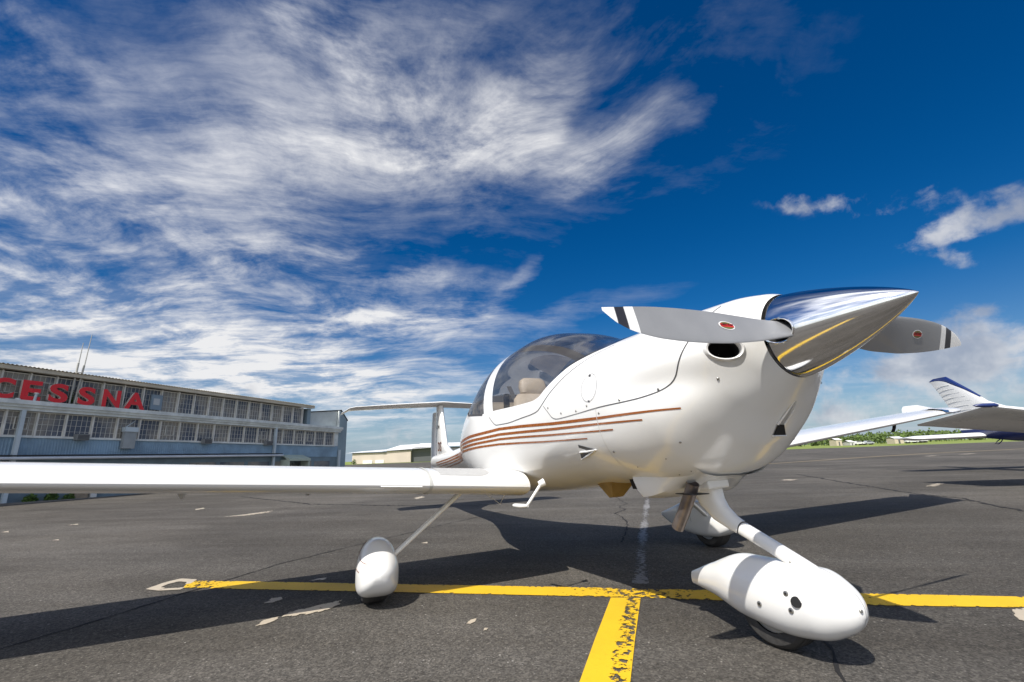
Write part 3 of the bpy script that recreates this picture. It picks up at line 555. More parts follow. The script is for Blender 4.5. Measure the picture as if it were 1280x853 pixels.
def blade(sgn, r, le, te, bands, decal):
    """LE is below on the starboard blade and above on the port one; both edges are offsets from the pitch axis"""
    r = np.array(r); le = np.array(le); te = np.array(te); rr_ = np.unique(np.concatenate([np.linspace(r[0], r[-1]*.999, 70)]+[[b-1e-3, b+1e-3] for b in bands])); rings = []; n = 14
    LE = pchip(r, le, rr_); TE = pchip(r, te, rr_); beta = np.radians(np.interp(rr_, [.1, .3, .6, 1.0], [34, 30, 22, 15])); rings = []
    for q, l, t_, b in zip(rr_, LE, TE, beta):
        chord = l+t_; th = chord*np.interp(q, [.1, .22, .4, 1.0], [.85, .42, .17, .07]); ring = []
        for k in range(2*n):
            up = k < n; x = k/(n-1) if up else (2*n-1-k)/(n-1); x = min(max(x, 0), 1); xs = (1-math.cos(math.pi*x))/2
            prof = 2.6*(.2969*math.sqrt(xs)-.126*xs-.3516*xs**2+.2843*xs**3-.1036*xs**4)*.5/.78; c = l-chord*xs; h = th*prof*(1.25 if up else -.75)
            v = (c*math.sin(b)+h*math.cos(b), c*math.cos(b)-h*math.sin(b))
            ring.append(HUB+np.array([v[0]-.01, sgn*q, v[1]*sgn]))
        rings.append(BW(ring))
    mb = MB(); o0 = 0
    for i in range(len(rings)-1):
        q = (rr_[i]+rr_[i+1])/2; mi = 0
        if bands[0] < q < bands[1]: mi = 1
        elif bands[1] < q < bands[2]: mi = 2
        elif q > bands[2]: mi = 1
        mb.grid(np.array([rings[i], rings[i+1]]), cv=True, mi=mi)
    mb.add(rings[-1], [tuple(range(2*n))], 1); mb.add(rings[0], [tuple(range(2*n))], 0)
    o = mb.build('propeller_blade', [bladeg, bladew, bladek], ac); bm = bmesh.new(); bm.from_mesh(o.data); bmesh.ops.remove_doubles(bm, verts=bm.verts, dist=1e-5); bmesh.ops.recalc_face_normals(bm, faces=bm.faces); bm.to_mesh(o.data); bm.free(); o.data.shade_smooth(); o.data.set_sharp_from_angle(angle=R(60))
    # oval maker's badge on the front face
    q, off = decal; l = float(pchip(r, le, q)); te_ = float(pchip(r, te, q)); chord = l+te_; b = math.radians(float(np.interp(q, [.1, .3, .6, 1.0], [34, 30, 22, 15]))); th = chord*float(np.interp(q, [.1, .22, .4, 1.0], [.85, .42, .17, .07]))
    def face(s, c, lift):
        xs = min(max((l-c)/chord, .001), .999); prof = 2.6*(.2969*math.sqrt(xs)-.126*xs-.3516*xs**2+.2843*xs**3-.1036*xs**4)*.5/.78; h = th*prof*1.25+lift
        return HUB+np.array([c*math.sin(b)+h*math.cos(b)-.01, sgn*s, (c*math.cos(b)-h*math.sin(b))*sgn])
    for nm, f, m, lf in (('badge_rim', 1., bladew, .0012), ('badge', .84, mat('badge olive', (.16, .13, .04), .4), .002)):
        V = [face(q+.040*f*math.cos(a), off+.021*f*math.sin(a), lf) for a in np.linspace(0, 2*np.pi, 33)[:-1]]+[face(q, off, lf)]
        m_ = MB().add(BW(np.array(V)), [(k, (k+1) % 32, 32) for k in range(32)]); bo = m_.build(nm, m, o)
    V = [[face(q+.033*u, off+.008*v, .0028) for v in (-1, 0, 1)] for u in np.linspace(-1, 1, 9)]; MB().grid(BW(np.array(V))).build('badge_band', mat('badge red', (.55, .03, .025), .4), o)
    me = text_mesh('HARTZELL', .0135, .0003, .0004); me.materials.append(bladek); 
    for v in me.vertices: x, y = v.co.x, v.co.y-.0045; p = BW(face(q+x*-sgn*sgn*(1 if sgn < 0 else -1)*-1, off+y*(1 if sgn > 0 else -1), .0036)); v.co = p
    link('badge_lettering', me, o)
    return o
blade(-1, [.085, .14, .22, .31, .43, .57, .70, .84, .95, 1.02, 1.075], [.046, .050, .064, .082, .100, .113, .116, .109, .088, .058, .010], [.038, .036, .032, .030, .034, .038, .036, .029, .018, .009, .002], (.940, .982, 1.022), (.53, .03))
blade(1, [.085, .14, .22, .31, .43, .57, .70, .83, .95, 1.03, 1.09, 1.125], [.040, .045, .060, .078, .094, .104, .106, .102, .088, .066, .040, .012], [.036, .038, .050, .062, .072, .072, .064, .050, .032, .018, .008, .002], (.93, .975, 1.025), (.72, .03))
# --- wings (world axes)
def airfoil(n=26):
    out = []
    for k in range(2*n):
        up = k < n; x = k/(n-1) if up else (2*n-1-k)/(n-1); xs = (1-math.cos(math.pi*x))/2
        t = (.2969*math.sqrt(xs)-.126*xs-.3516*xs**2+.2843*xs**3-.1036*xs**4)/.2; out.append((xs, t*1.24 if up else -t*.76))      # unit max thickness
    return out
AF = airfoil()
def wsec(y, le, chord, zb, th, tw=0.):
    z0 = zb+th*.38
    return [(le-xs*chord, y, z0+h*th-math.tan(tw)*(xs*chord)) for xs, h in AF]
def wing_tab(side):
    s0, i0 = (.068, .543) if side < 0 else (.105, .566)
    T = []
    for y in (.50, .60, .68, .78, .90, 1.05, 1.205, 2., 3., 4., 5., 5.7, 5.97):
        f = max(0, (.98-y)/.42); zb = i0+s0*y-.010*f; th = (.180 if side < 0 else .152)-.0105*y+.012*f; le = -1.33-.03*f**1.5; ch = (1.09-.048*y if side < 0 else 1.22-.062*y)-.03*f; T.append((y, le, ch, zb, th))
    return T
def sec_at(side, y):
    T = wing_tab(side); ys = [t[0] for t in T]; return [float(np.interp(y, ys, [t[k] for t in T])) for k in (1, 2, 3, 4)]
for side in (-1, 1):
    T = wing_tab(side)
    m_ = MB(); m_.loft([wsec(side*y, le, ch, zb, th) for y, le, ch, zb, th in T if y < 1.21], True); m_.build('wing_stub', white, ac)
    m_ = MB(); m_.loft([wsec(side*1.203, *[v+d for v, d in zip(sec_at(side, 1.203), (.004, .008, -.004, .008))]), wsec(side*1.222, *[v+d for v, d in zip(sec_at(side, 1.222), (.004, .008, -.004, .008))])], False); m_.build('wing_joint_seal', mat('grey joint tape', (.50, .50, .47), .5), ac)
    wing = MB(); L = [wsec(side*y, *sec_at(side, y)) for y in (1.212, 1.6, 2., 2.5, 3., 3.5, 4., 4.5, 5., 5.4, 5.7, 5.88)]
    zt = sec_at(side, 5.97)[2]; wing.loft(L+[wsec(side*5.96, -1.36, .78, zt+.010, .07), wsec(side*6.02, -1.43, .70, zt+.022, .045)], True); wo = wing.build('wing', white, ac)
    m_ = MB(); m_.loft([wsec(side*5.99, -1.44, .60, zt+.018, .045), wsec(side*6.10, -1.60, .48, zt+.05, .030), wsec(side*6.24, -1.80, .34, zt+.11, .018), wsec(side*6.36, -1.97, .20, zt+.165, .008)], True); m_.build('winglet', white, ac)
    # leading-edge light lens near the tip, stall strip, hinge fairings, pitot
    le, ch, zb, th = sec_at(side, 5.6); m_ = MB()
    V = [[(lambda S: S[k])(wsec(side*y, le+.004, ch, zb-.002, th+.006)) for k in (0, 3, 6, 9)]+[] for y in np.linspace(5.45, 5.80, 6)]; m_.grid(np.array(V)); m_.build('landing_light', mat('light lens', (.10, .13, .18), .08, .3, 1.), wo)
    m_ = MB(); y0, y1 = (1.27, 1.52); A_ = [sec_at(side, y) for y in (y0, y1)]; P = []
    for y, s_ in zip((y0, y1), A_): P.append([(s_[0]+.001, side*y, s_[2]+s_[3]*.30), (s_[0]+.010, side*y, s_[2]+s_[3]*.33), (s_[0]+.001, side*y, s_[2]+s_[3]*.36)])
    m_.grid(np.array(P)); m_.build('stall_strip', white, wo, smooth=False)
    for y in ((2.62,) if side < 0 else (2.9, 4.0)):
        le, ch, zb, th = sec_at(side, y); x0 = le-ch*.72
        m_ = MB(); m_.loft([[(x0+.16*f, side*y+w*math.cos(a)*.8, zb+th*.22+d*min(0, math.sin(a))) for a in np.linspace(0, 2*np.pi, 13)[:-1]] for f, w, d in ((1, .004, .01), (.6, .02, .05), (.1, .028, .085), (-.5, .026, .10), (-1.0, .02, .085), (-1.4, .008, .04))], True)
        m_.build('flap_hinge_fairing', white, wo)
    m_ = MB(); le, ch, zb, th = sec_at(side, 1.9); m_.tube([(le-.45, side*1.9, zb+.02), (le-.45, side*1.9, zb-.02)], .012, 10); m_.build('drain_valve', screwm, wo)
le, ch, zb, th = sec_at(1, 4.6)
m_ = MB(); m_.loft([[(le-.18+dx*.020-off, 4.6+dy*.007+off*.5, z) for dx, dy in [(math.cos(a), math.sin(a)) for a in np.linspace(0, 2*np.pi, 13)[:-1]]] for z, off in ((zb+.02, 0), (zb-.04, .02), (zb-.085, .05))], True); m_.build('pitot_mast', dark, ac)
# walkway patch on the starboard wing root
P = []
for y in np.linspace(.77, 1.14, 12):
    le, ch, zb, th = sec_at(-1, y); S = wsec(-y, le, ch, zb, th); row = []
    a0 = .05+.05*max(0, (.86-y)/.09)**2
    for xs in np.linspace(a0, .72, 20): row.append((le-xs*ch, -y, float(np.interp(xs, [a[0] for a in AF[:26]], [q[2] for q in S[:26]]))+.0025))
    P.append(row)
MB().grid(np.array(P)).build('walkway', walk, ac)
# boarding step, belly aerial
m_ = MB(); s0 = Vector((-1.03, -.60, .675)); s1 = Vector((-1.035, -.70, .555))
m_.tube([s0, s0.lerp(s1, .5), s1], [.011, .0095, .0095], 12, sy=.7); m_.tube([s1+Vector((.01, .0, 0)), s1+Vector((-.05, -.02, -.004)), s1+Vector((-.10, -.035, -.004)), s1+Vector((-.118, -.04, -.003))], [.009, .013, .012, .005], 12); m_.build('boarding_step', white, ac)
m_ = MB(); m_.tube([s0+Vector((.008, .02, .012)), s0+Vector((-.004, -.012, -.004))], [.024, .020], 16); m_.build('step_collar', white, ac)
m_ = MB(); m_.tube([(-1.75, -.70, .60), (-1.62, -.62, .515), (-1.60, -.58, .60)], .0022, 6); m_.build('belly_aerial', white, ac)
# --- tail
def fsec(z, le, te, th): 
    return BW([( le-(le-te)*xs, (h-.12)*th*(1 if True else 1), z) for xs, h in [(a, b_) for a, b_ in [(xs, (h/.5 if k < 26 else h/.5)*.5) for k, (xs, h) in enumerate(AF)]]])
def symsec(z, le, te, th):
    out = []
    for k, (xs, h) in enumerate(AF):
        t = abs(h)/(.62 if k < 26 else .38); out.append((le-(le-te)*xs, (t if k < 26 else -t)*th/2, z))
    return BW(out)
m_ = MB(); m_.loft([symsec(.80, -4.65, -6.30, .05), symsec(.90, -5.02, -6.33, .08), symsec(.98, -5.36, -6.36, .10), symsec(1.06, -5.60, -6.38, .105), symsec(1.4, -5.78, -6.36, .10), symsec(1.72, -5.95, -6.34, .095)], True); fin = m_.build('fin', white, ac)
m_ = MB(); m_.loft([symsec(.62, -6.34, -6.70, .05), symsec(.95, -6.365, -6.74, .055), symsec(1.4, -6.375, -6.70, .05), symsec(1.64, -6.35, -6.64, .04)], True); m_.build('rudder', white, ac)
def hsec(y, le, ch, z, th): return BW([(le-xs*ch, y, z+h*th*.62) for xs, h in AF])
m_ = MB(); H = []
for y, le, ch, z, th in [(-1.585, -5.99, .40, 1.592, .02), (-1.47, -5.93, .56, 1.665, .035), (-1.38, -5.92, .60, 1.683, .045), (-.7, -5.86, .70, 1.725, .06), (0, -5.80, .80, 1.76, .075), (.7, -5.86, .70, 1.735, .06), (1.38, -5.92, .60, 1.683, .045), (1.47, -5.93, .56, 1.665, .035), (1.585, -5.99, .40, 1.592, .02)]: H.append(hsec(y, le, ch, z, th))
m_.loft(H, True); m_.build('tailplane', white, ac)
def fin_text(body, size, x, z, m):
    me = text_mesh(body, size, .001, size*.02); me.materials.append(m)
    for v in me.vertices:
        p = BW(np.array([x+v.co.x, -.056+abs(v.co.z)*-1., z+v.co.y])); v.co = p
    link('fin_lettering', me, fin)
fin_text('DS', .20, -5.86, .93, redbrown); fin_text('.COM', .075, -5.98, 1.32, dark)
# --- undercarriage
def nf(S, X, yc, yaw=0., piv=(0, 0), n=48, ex=2.2, eb=None):
    S = np.array(S)[np.argsort([s[0] for s in S])]; zt, zb, hw = [pchip(S[:, 0], S[:, k], X)[:, None] for k in (1, 2, 3)]; th = np.linspace(0, 2*np.pi, n+1)[:-1]; c, s = np.cos(th)[None], np.sin(th)[None]
    e = np.where(s >= 0, ex, eb or ex); P = np.stack([X[:, None]+0*c, hw*np.sign(c)*np.abs(c)**(2/e)+yc, (zt+zb)/2+(zt-zb)/2*np.sign(s)*np.abs(s)**(2/e)], -1)
    dx, dy = P[..., 0]-piv[0], P[..., 1]-piv[1]; P[..., 0] = piv[0]+dx*math.cos(yaw)-dy*math.sin(yaw); P[..., 1] = piv[1]+dx*math.sin(yaw)+dy*math.cos(yaw); return P
NOSE = [[-.458,.213,.153,.013],[-.293,.289,.133,.072],[-.098,.356,.085,.124],[.096,.356,.07,.141],[.242,.355,.089,.129],[.329,.318,.131,.091],[.378,.272,.177,.046],[.393,.239,.21,.011]]
MAIN = [[-2.094,.238,.209,.004],[-1.945,.295,.149,.051],[-1.746,.366,.1,.101],[-1.546,.382,.081,.118],[-1.397,.347,.093,.121],[-1.297,.305,.133,.094],[-1.247,.265,.182,.051],[-1.232,.239,.216,.016]]
def tyre(x, y, r, w, parent):
    prof = [(-.5, .62), (-.52, .75), (-.50, .88), (-.40, .965), (-.22, 1.), (0, 1.0), (.22, 1.), (.40, .965), (.50, .88), (.52, .75), (.5, .62)]; n = 56
    m_ = MB(); rings = [[(x+math.cos(a)*r*k, y+u*w, r+math.sin(a)*r*k) for u, k in prof] for a in np.linspace(0, 2*np.pi, n+1)[:-1]]; m_.grid(np.array(rings), cu=True)
    for u in (-.27, -.09, .09, .27):                                                      # tread grooves shown as raised ribs
        m_.grid(np.array([[(x+math.cos(a)*r*k, y+(u+q)*w, r+math.sin(a)*r*k) for q, k in ((-.06, .995), (-.05, 1.008), (.05, 1.008), (.06, .995))] for a in np.linspace(0, 2*np.pi, n+1)[:-1]]), cu=True)
    t = m_.build('tyre', rubber, parent); 
    m_ = MB(); m_.tube([(x, y-w*.42, r), (x, y+w*.42, r)], r*.62, 24); m_.build('wheel_rim', mat('wheel alloy', (.45, .45, .44), .4, .7), t); return t
def disc(mb, c, n, r, h, seg=16):
    n = Vector(n).normalized(); u = n.orthogonal().normalized(); v = n.cross(u); c = Vector(c)
    mb.loft([[c+n*hh+(u*math.cos(a)+v*math.sin(a))*rr_ for a in np.linspace(0, 2*np.pi, seg+1)[:-1]] for hh, rr_ in ((-.006, r), (h*.7, r), (h, r*.8))], True)
def fair_pt(S, yc, x, z, side, ex=2.2):
    S = np.array(S); zt, zb, hw = [float(pchip(S[:, 0], S[:, k], x)) for k in (1, 2, 3)]; q = min(.999, abs((z-(zt+zb)/2)/((zt-zb)/2))); return Vector((x, yc+side*hw*(1-q**ex)**(1/ex), z))
X_ = np.unique(np.r_[np.linspace(-.458, .393, 70), .385, .39])
m_ = MB(); m_.loft(list(nf(NOSE, X_, -.0068)), True); nfair = m_.build('nose_wheel_fairing', white, ac)
tyre(.02, -.005, .165, .125, ac)
for x, z, r in ((.172, .262, .0105), (.186, .203, .0105), (.045, .195, .0105)):
    m_ = MB(); disc(m_, fair_pt(NOSE, -.0068, x, z, -1), (.12, -1, .15), r, .003); m_.build('fairing_bolt', screwm, nfair)
    m_ = MB(); disc(m_, fair_pt(NOSE, -.0068, x, z, -1)+Vector((0, -.0032, .0005)), (.12, -1, .15), r*.45, .001, 8); m_.build('bolt_socket', blackhole, nfair)
m_ = MB(); disc(m_, fair_pt(NOSE, -.0068, .212, .240, -1)+Vector((.0008, -.0022, .0005)), (0.30, -1, .30), .0205, .0012, 24); m_.build('axle_hole', blackhole, nfair)
m_ = MB(); disc(m_, fair_pt(NOSE, -.0068, .205, .231, -1)+Vector((0, -.0022, 0)), (0.30, -1, .30), .0065, .002, 6); m_.build('axle_nut', screwm, nfair)
m_ = MB(); disc(m_, (.392, -.03, .235), (1, -.4, .2), .006, .003, 12); m_.build('tow_pin', screwm, nfair)
def seam_ring(S, yc, x, yaw=0, piv=(0, 0), w=.004, tilt=0., name='fairing_seam', par=None):
    P = nf(S, np.array([x-w/2, x+w/2]), yc, yaw, piv); c = P.mean((0, 1)); P = c+(P-c)*np.array([1, 1.012, 1.010]); P[..., 0] += tilt*(P[..., 2]-c[2])
    MB().grid(P, cv=True).build(name, mat('fine grey seam', (.30, .30, .31), .6), par)
Sn = np.array(NOSE); pp = [(x, float(pchip(Sn[:, 0], Sn[:, 1], x))) for x in np.linspace(.22, .392, 24)]+[(x, float(pchip(Sn[:, 0], Sn[:, 2], x))) for x in np.linspace(.392, .1, 24)]
MB().grid(np.array([[(.0+x*1.003, -.0068+u, .225+(z-.225)*1.008) for u in (-.0015, .0015)] for x, z in pp])).build('fairing_seam', mat('fine grey seam', (.30, .30, .31), .6), nfair)
# nose strut: broad root under the cowling tapering to a tube that enters the fairing top
def bodysec(c, t, wy, wx):
    t = Vector(t).normalized(); v = Vector((0, 1, 0)); u = v.cross(t).normalized(); c = Vector(c); return [c+u*(wx*math.copysign(abs(math.cos(a))**.8, math.cos(a)))+v*(wy*math.copysign(abs(math.sin(a))**.8, math.sin(a))) for a in np.linspace(0, 2*np.pi, 33)[:-1]]
m_ = MB(); m_.loft([bodysec((-.285, -.01, .72), (.10, 0, -1), .058, .085), bodysec((-.280, -.01, .645), (.12, 0, -1), .056, .080), bodysec((-.255, -.01, .580), (.38, 0, -1), .050, .066), bodysec((-.208, -.01, .530), (.7, 0, -.7), .043, .050), bodysec((-.145, -.008, .490), (.9, 0, -.45), .036, .037), bodysec((-.10, -.007, .470), (.9, 0, -.38), .034, .033)], True); m_.build('nose_strut', white, ac)
m_ = MB(); m_.loft([bodysec((-.1015, -.007, .4705), (.9, 0, -.38), .0350, .0340), bodysec((-.0965, -.007, .4685), (.9, 0, -.38), .0350, .0340)], True); m_.build('strut_collar', seamm, ac)
m_ = MB(); m_.loft([bodysec((-.10, -.007, .470), (.9, 0, -.38), .032, .031), bodysec((.05, -.007, .407), (.9, 0, -.38), .031, .030), bodysec((.175, -.007, .352), (.9, 0, -.38), .031, .030), bodysec((.27, -.007, .31), (.9, 0, -.38), .029, .028)], True); m_.build('nose_leg', white, ac)
m_ = MB(); m_.box(BW((-.245, -.0, .672)), (.17, .15, .05), Matrix.Rotation(-.08, 3, 'Y')); bo = m_.build('strut_fairing_box', white, ac); bv = bo.modifiers.new('b', 'BEVEL'); bv.width = .012; bv.segments = 3
m_ = MB(); m_.loft([[(x, -.007+w*math.cos(a), z+h*math.sin(a)) for a in np.linspace(0, 2*np.pi, 25)[:-1]] for x, w, z, h in ((.135, .010, .318, .010), (.155, .034, .318, .026), (.20, .047, .318, .040), (.25, .048, .312, .042), (.30, .040, .295, .040), (.345, .020, .275, .026))], True); m_.build('leg_fairing', white, nfair)
rb = random.Random(4); m_ = MB()
for k in range(7): disc(m_, (.155+rb.uniform(-.022, .022), -.0355+rb.uniform(-.003, .003), .366+rb.uniform(-.008, .008)), (-.3, -.8, .6), .0022, .0012, 7)
m_.build('rivet', screwm, ac)
for side, yaw in ((-1, -.1435), (1, .03)):
    yc = -1.443 if side < 0 else 1.475; piv = (-1.68, side*1.485) if side > 0 else (-1.842, -1.458); sh = .16; S = [[q[0]-sh]+q[1:] for q in MAIN] if side > 0 else [[1.05*q[0]-.078, 1.05*q[1]-.0426, 1.05*q[2]-.0426, 1.05*q[3]] for q in MAIN]; Xm = np.linspace(S[0][0], S[-1][0], 60); Xm = np.unique(np.r_[Xm, Xm[-1]-.004, Xm[-1]-.008])
    P = nf(S, Xm, yc, yaw, piv, eb=3.6)
    m_ = MB(); m_.loft(list(P), True); mf = m_.build('main_wheel_fairing', white, ac); tyre(-1.66, side*1.485, .165, .145, ac)
    seam_ring(S, yc, -1.62-sh, yaw, piv, .004, -.2, par=mf)
    # brown pinstripes on the outer flank
    for k in range(2):
        m_ = MB(); row = []
        for q in np.linspace(0, 1, 14):
            x, z = -1.30-sh-.45*q+.02*k, .215+.045*k+.12*q*.5; p = fair_pt(S, 0, x, z, -1 if side < 0 else 1); dx, dy = p.x-piv[0], p.y+yc-piv[1]; w = .003
            pp = Vector((piv[0]+dx*math.cos(yaw)-dy*math.sin(yaw), piv[1]+dx*math.sin(yaw)+dy*math.cos(yaw)+side*.002, p.z)); row.append([pp+Vector((0, 0, -w)), pp+Vector((0, 0, w))])
        m_.grid(np.array(row)); m_.build('fairing_pinstripe', redbrown, mf)
    a, b = Vector((-1.60, side*.93, .615)), Vector((-1.60, side*1.42, .235))
    m_ = MB(); rings = []
    for f in np.linspace(0, 1, 8):
        c = a.lerp(b, f); d = (b-a).normalized(); u = Vector((1, 0, 0)); v = d.cross(u); wx, wv = .032-.010*f, .011
        rings.append([c+u*wx*math.copysign(abs(math.cos(q))**.5, math.cos(q))+v*wv*math.copysign(abs(math.sin(q))**.5, math.sin(q)) for q in np.linspace(0, 2*np.pi, 25)[:-1]])
    m_.loft(rings, True); m_.build('main_gear_leg', mat('bare grey leg', (.78, .75, .68), .4), ac)
# --- cabin
m_ = MB()
X = dense(-2.7, -.45, .05)
for side in (-1, 1):
    rows = []
    for x in X:
        th = float(sill_th(np.array([x]))[0]); top = min(th, float(zth(np.array(x), np.array(1.40)))); rows.append([fpt(np.array(x), np.array(a))*np.array([1, .96*side, 1]) for a in np.linspace(-np.pi/2+.2, top-.03, 10)])
    m_.grid(BW(np.array(rows)))
m_.build('cabin_lining', mat('cabin lining', (.22, .19, .15), .8), ac)
m_ = MB(); rows = []
for x in dense(-1.5, -2.72, .05):
    th = sill_th(np.array([x]))[0]; row = []
    for a in np.linspace(math.radians(118), np.pi-th-.02 if th < 1.2 else math.radians(122), 14):
        p = fpt(np.array(x), np.array(a)); row.append((p[0], -p[1]*.95 if False else abs(p[1])*.95, 1.05+(p[2]-1.05)*.955))
    rows.append(row)
m_.grid(BW(np.array(rows))); m_.build('sunshade', liner, ac)
m_ = MB(); m_.loft([BW([( -.45, y, z) for y, z in ((-.42, 1.05), (.42, 1.05), (.40, 1.34), (.2, 1.42), (-.2, 1.42), (-.40, 1.34))]), BW([(-.80, y, z) for y, z in ((-.52, 1.05), (.52, 1.05), (.50, 1.36), (.25, 1.45), (-.25, 1.45), (-.50, 1.36))])], True); m_.build('instrument_panel', dark, ac)
def seat(x, y):
    m_ = MB(); rings = []
    for f, z, w, t in ((0, .92, .20, .05), (.25, 1.02, .215, .06), (.6, 1.18, .215, .06), (.85, 1.29, .19, .055), (1., 1.335, .14, .04)):
        xx = x-.20*f; rings.append([(xx+t*math.copysign(abs(math.cos(a))**.7, math.cos(a)), y+w*math.copysign(abs(math.sin(a))**.6, math.sin(a)), z) for a in np.linspace(0, 2*np.pi, 25)[:-1]])
    m_.loft(rings and [BW(r) for r in rings], True); m_.build('seat_back', cream, ac)
    m_ = MB(); rings = []
    for f, w, t in ((0, .09, .035), (.15, .115, .048), (.5, .122, .05), (.85, .11, .046), (1, .08, .03)):
        z = 1.325+.145*f; xx = x-.20-.03*f; rings.append(BW([(xx+t*math.copysign(abs(math.cos(a))**.7, math.cos(a)), y+w*math.copysign(abs(math.sin(a))**.6, math.sin(a)), z) for a in np.linspace(0, 2*np.pi, 25)[:-1]]))
    m_.loft(rings, True); m_.build('headrest', cream, ac)
    m_ = MB(); m_.box(BW((x+.2, y, .88)), (.5, .42, .12)); m_.build('seat_cushion', cream, ac)
for x, y in ((-1.52, -.27), (-1.52, .27)): seat(x, y)
m_ = MB(); 
for y in (-.27, .27): m_.box(BW((-2.38, y, 1.12)), (.12, .42, .44), Matrix.Rotation(-.25, 3, 'Y'))
m_.build('rear_seat_back', cream, ac)
m_ = MB(); m_.grid(BW(np.array([[(-1.74, -.50, 1.40), (-1.74, -.46, 1.40)], [(-1.68, -.47, 1.27), (-1.68, -.43, 1.27)], [(-1.52, -.40, 1.08), (-1.52, -.36, 1.08)]]))); m_.build('seat_belt', darkgrey, ac)
m_ = MB(); m_.box(BW((-1.70, -.52, 1.22)), (.05, .03, .22)); m_.build('belt_pillar', dark, ac)

# ================================================================== neighbour: white and navy aircraft parked alongside
NB = field(12.9, 7.75); nbh = math.atan2(-FH.y, -FH.x)
nb = root('parked_aircraft', NB, 'white and navy blue low wing aircraft parked beyond the near wing tip', 'aircraft', rot=nbh, world_parts=False)
def el(x, zt, zb, hw, e=2.4, n=28):
    a = np.linspace(0, 2*np.pi, n+1)[:-1]; c, s = np.cos(a), np.sin(a); return np.stack([np.full(n, x), hw*np.sign(c)*np.abs(c)**(2/e), (zt+zb)/2+(zt-zb)/2*np.sign(s)*np.abs(s)**(2/e)], -1)
def livery():
    m = bpy.data.materials.new('white over navy livery'); m.use_nodes = True; t = NT(m.node_tree); b = m.node_tree.nodes['Principled BSDF']
    s = t.new('ShaderNodeSeparateXYZ'); t.l.new(t.new('ShaderNodeTexCoord').outputs['Object'], s.inputs[0])
    k = t.ramp(s.outputs[2], 1.095, 1.105); t.l.new(t.mix(k, (.012, .026, .12), (.76, .76, .745)), b.inputs['Base Color']); b.inputs['Roughness'].default_value = .28; b.inputs['Coat Weight'].default_value = .3; return m
m_ = MB(); m_.loft([el(1.95, 1.30, .80, .16), el(1.8, 1.42, .72, .36), el(1.2, 1.50, .62, .50), el(.75, 1.56, .56, .56), el(.3, 1.86, .53, .60), el(-.4, 2.02, .52, .61), el(-1.3, 1.98, .54, .60), el(-2.2, 1.76, .60, .50), el(-3.2, 1.66, .68, .36), el(-4.4, 1.50, .76, .22), el(-5.2, 1.32, .86, .12), el(-5.75, 1.18, .98, .04)], True); m_.build('fuselage', livery(), nb)
for s in (-1, 1):
    for x0, x1, zz in ((-.1, -.75, 1.45), (-.85, -1.55, 1.45)):
        m_ = MB(); m_.grid(np.array([[(x, s*(.612-.14*max(0, (z-1.45)/.4)**1.5), z) for z in np.linspace(zz, zz+.34, 4)] for x in np.linspace(x0, x1, 6)])); m_.build('cabin_window', mat('dark cabin glass', (.02, .025, .03), .06, 0, 1.), nb)
m_ = MB(); m_.grid(np.array([[(.74-.50*f, .50*c*(1-.1*f), 1.57+.36*f+.05*(1-c*c)) for c in np.linspace(-1, 1, 9)] for f in np.linspace(0, 1, 5)])); m_.build('windscreen', MATS['dark cabin glass'], nb)
def nsec(y, le, ch, z, th, tz=0.): return [(le-xs*ch, y, z+h*th-tz*xs) for xs, h in AF]
for s in (-1, 1):
    m_ = MB(); m_.loft([nsec(s*.45, .10, 1.75, .72, .22), nsec(s*1.0, .02, 1.62, .80, .20, .04), nsec(s*2.5, 0, 1.60, 1.02, .17, .12), nsec(s*4.6, 0, 1.56, 1.325, .13, .21), nsec(s*4.85, -.02, 1.55, 1.365, .07, .23), nsec(s*4.90, -.06, 1.46, 1.385, .015, .22)], True); w = m_.build('wing', whitep, nb)
    m_ = MB(); m_.loft([[(-.03-.10*q+k*math.cos(a)*.05, s*(4.78+.27*q), 1.385+.012*q+k*math.sin(a)*.036) for a in np.linspace(0, 2*np.pi, 17)[:-1]] for q, k in ((-.05, .5), (.1, 1.), (.6, .95), (.9, .7), (1.06, .15))], True); m_.build('wing_tip', [navy], w)
    m_ = MB()
    for k in range(7): y = s*(1.4+.45*k); m_.box((-.75, y, .72+.145*(abs(y)-.45)-.03), (1.2, .012, .004), Matrix.Rotation(-.08, 3, 'Y'))
    m_.build('skin_lap', whitep, w)
    m_ = MB(); m_.loft([nsec(s*.05, -4.98, .85, .92, .15), nsec(s*1.75, -5.12, .74, .90, .13), nsec(s*1.88, -5.2, .62, .91, .08), nsec(s*1.97, -5.34, .45, .93, .015)], True); m_.build('stabilator', whitep, nb)
    m_ = MB(); m_.tube([(-.35, s*1.5, .85), (-.42, s*1.55, .2)], .035, 12); m_.build('main_gear_leg', whitep, nb)
    m_ = MB(); m_.grid(np.array([[(-.42+.2*k*math.cos(a), s*1.62+u*.14, .2+.2*k*math.sin(a)) for u, k in ((-.5, .6), (-.45, .92), (0, 1), (.45, .92), (.5, .6))] for a in np.linspace(0, 2*np.pi, 29)[:-1]]), cu=True); m_.build('tyre', rubber, nb)
m_ = MB()
def vsec(z, le, te, th): return [(le-(le-te)*xs, (abs(h)/(.62 if k < 26 else .38))*(1 if k < 26 else -1)*th/2, z) for k, (xs, h) in enumerate(AF)]
m_.loft([vsec(1.2, -4.0, -5.75, .16), vsec(1.55, -3.85, -5.85, .13), vsec(1.66, -4.38, -5.92, .13), vsec(1.83, -4.78, -5.99, .12), vsec(2.2, -5.22, -6.16, .11), vsec(2.5, -5.60, -6.32, .09), vsec(2.59, -5.72, -6.40, .08)], True); nf_ = m_.build('fin', whitep, nb)
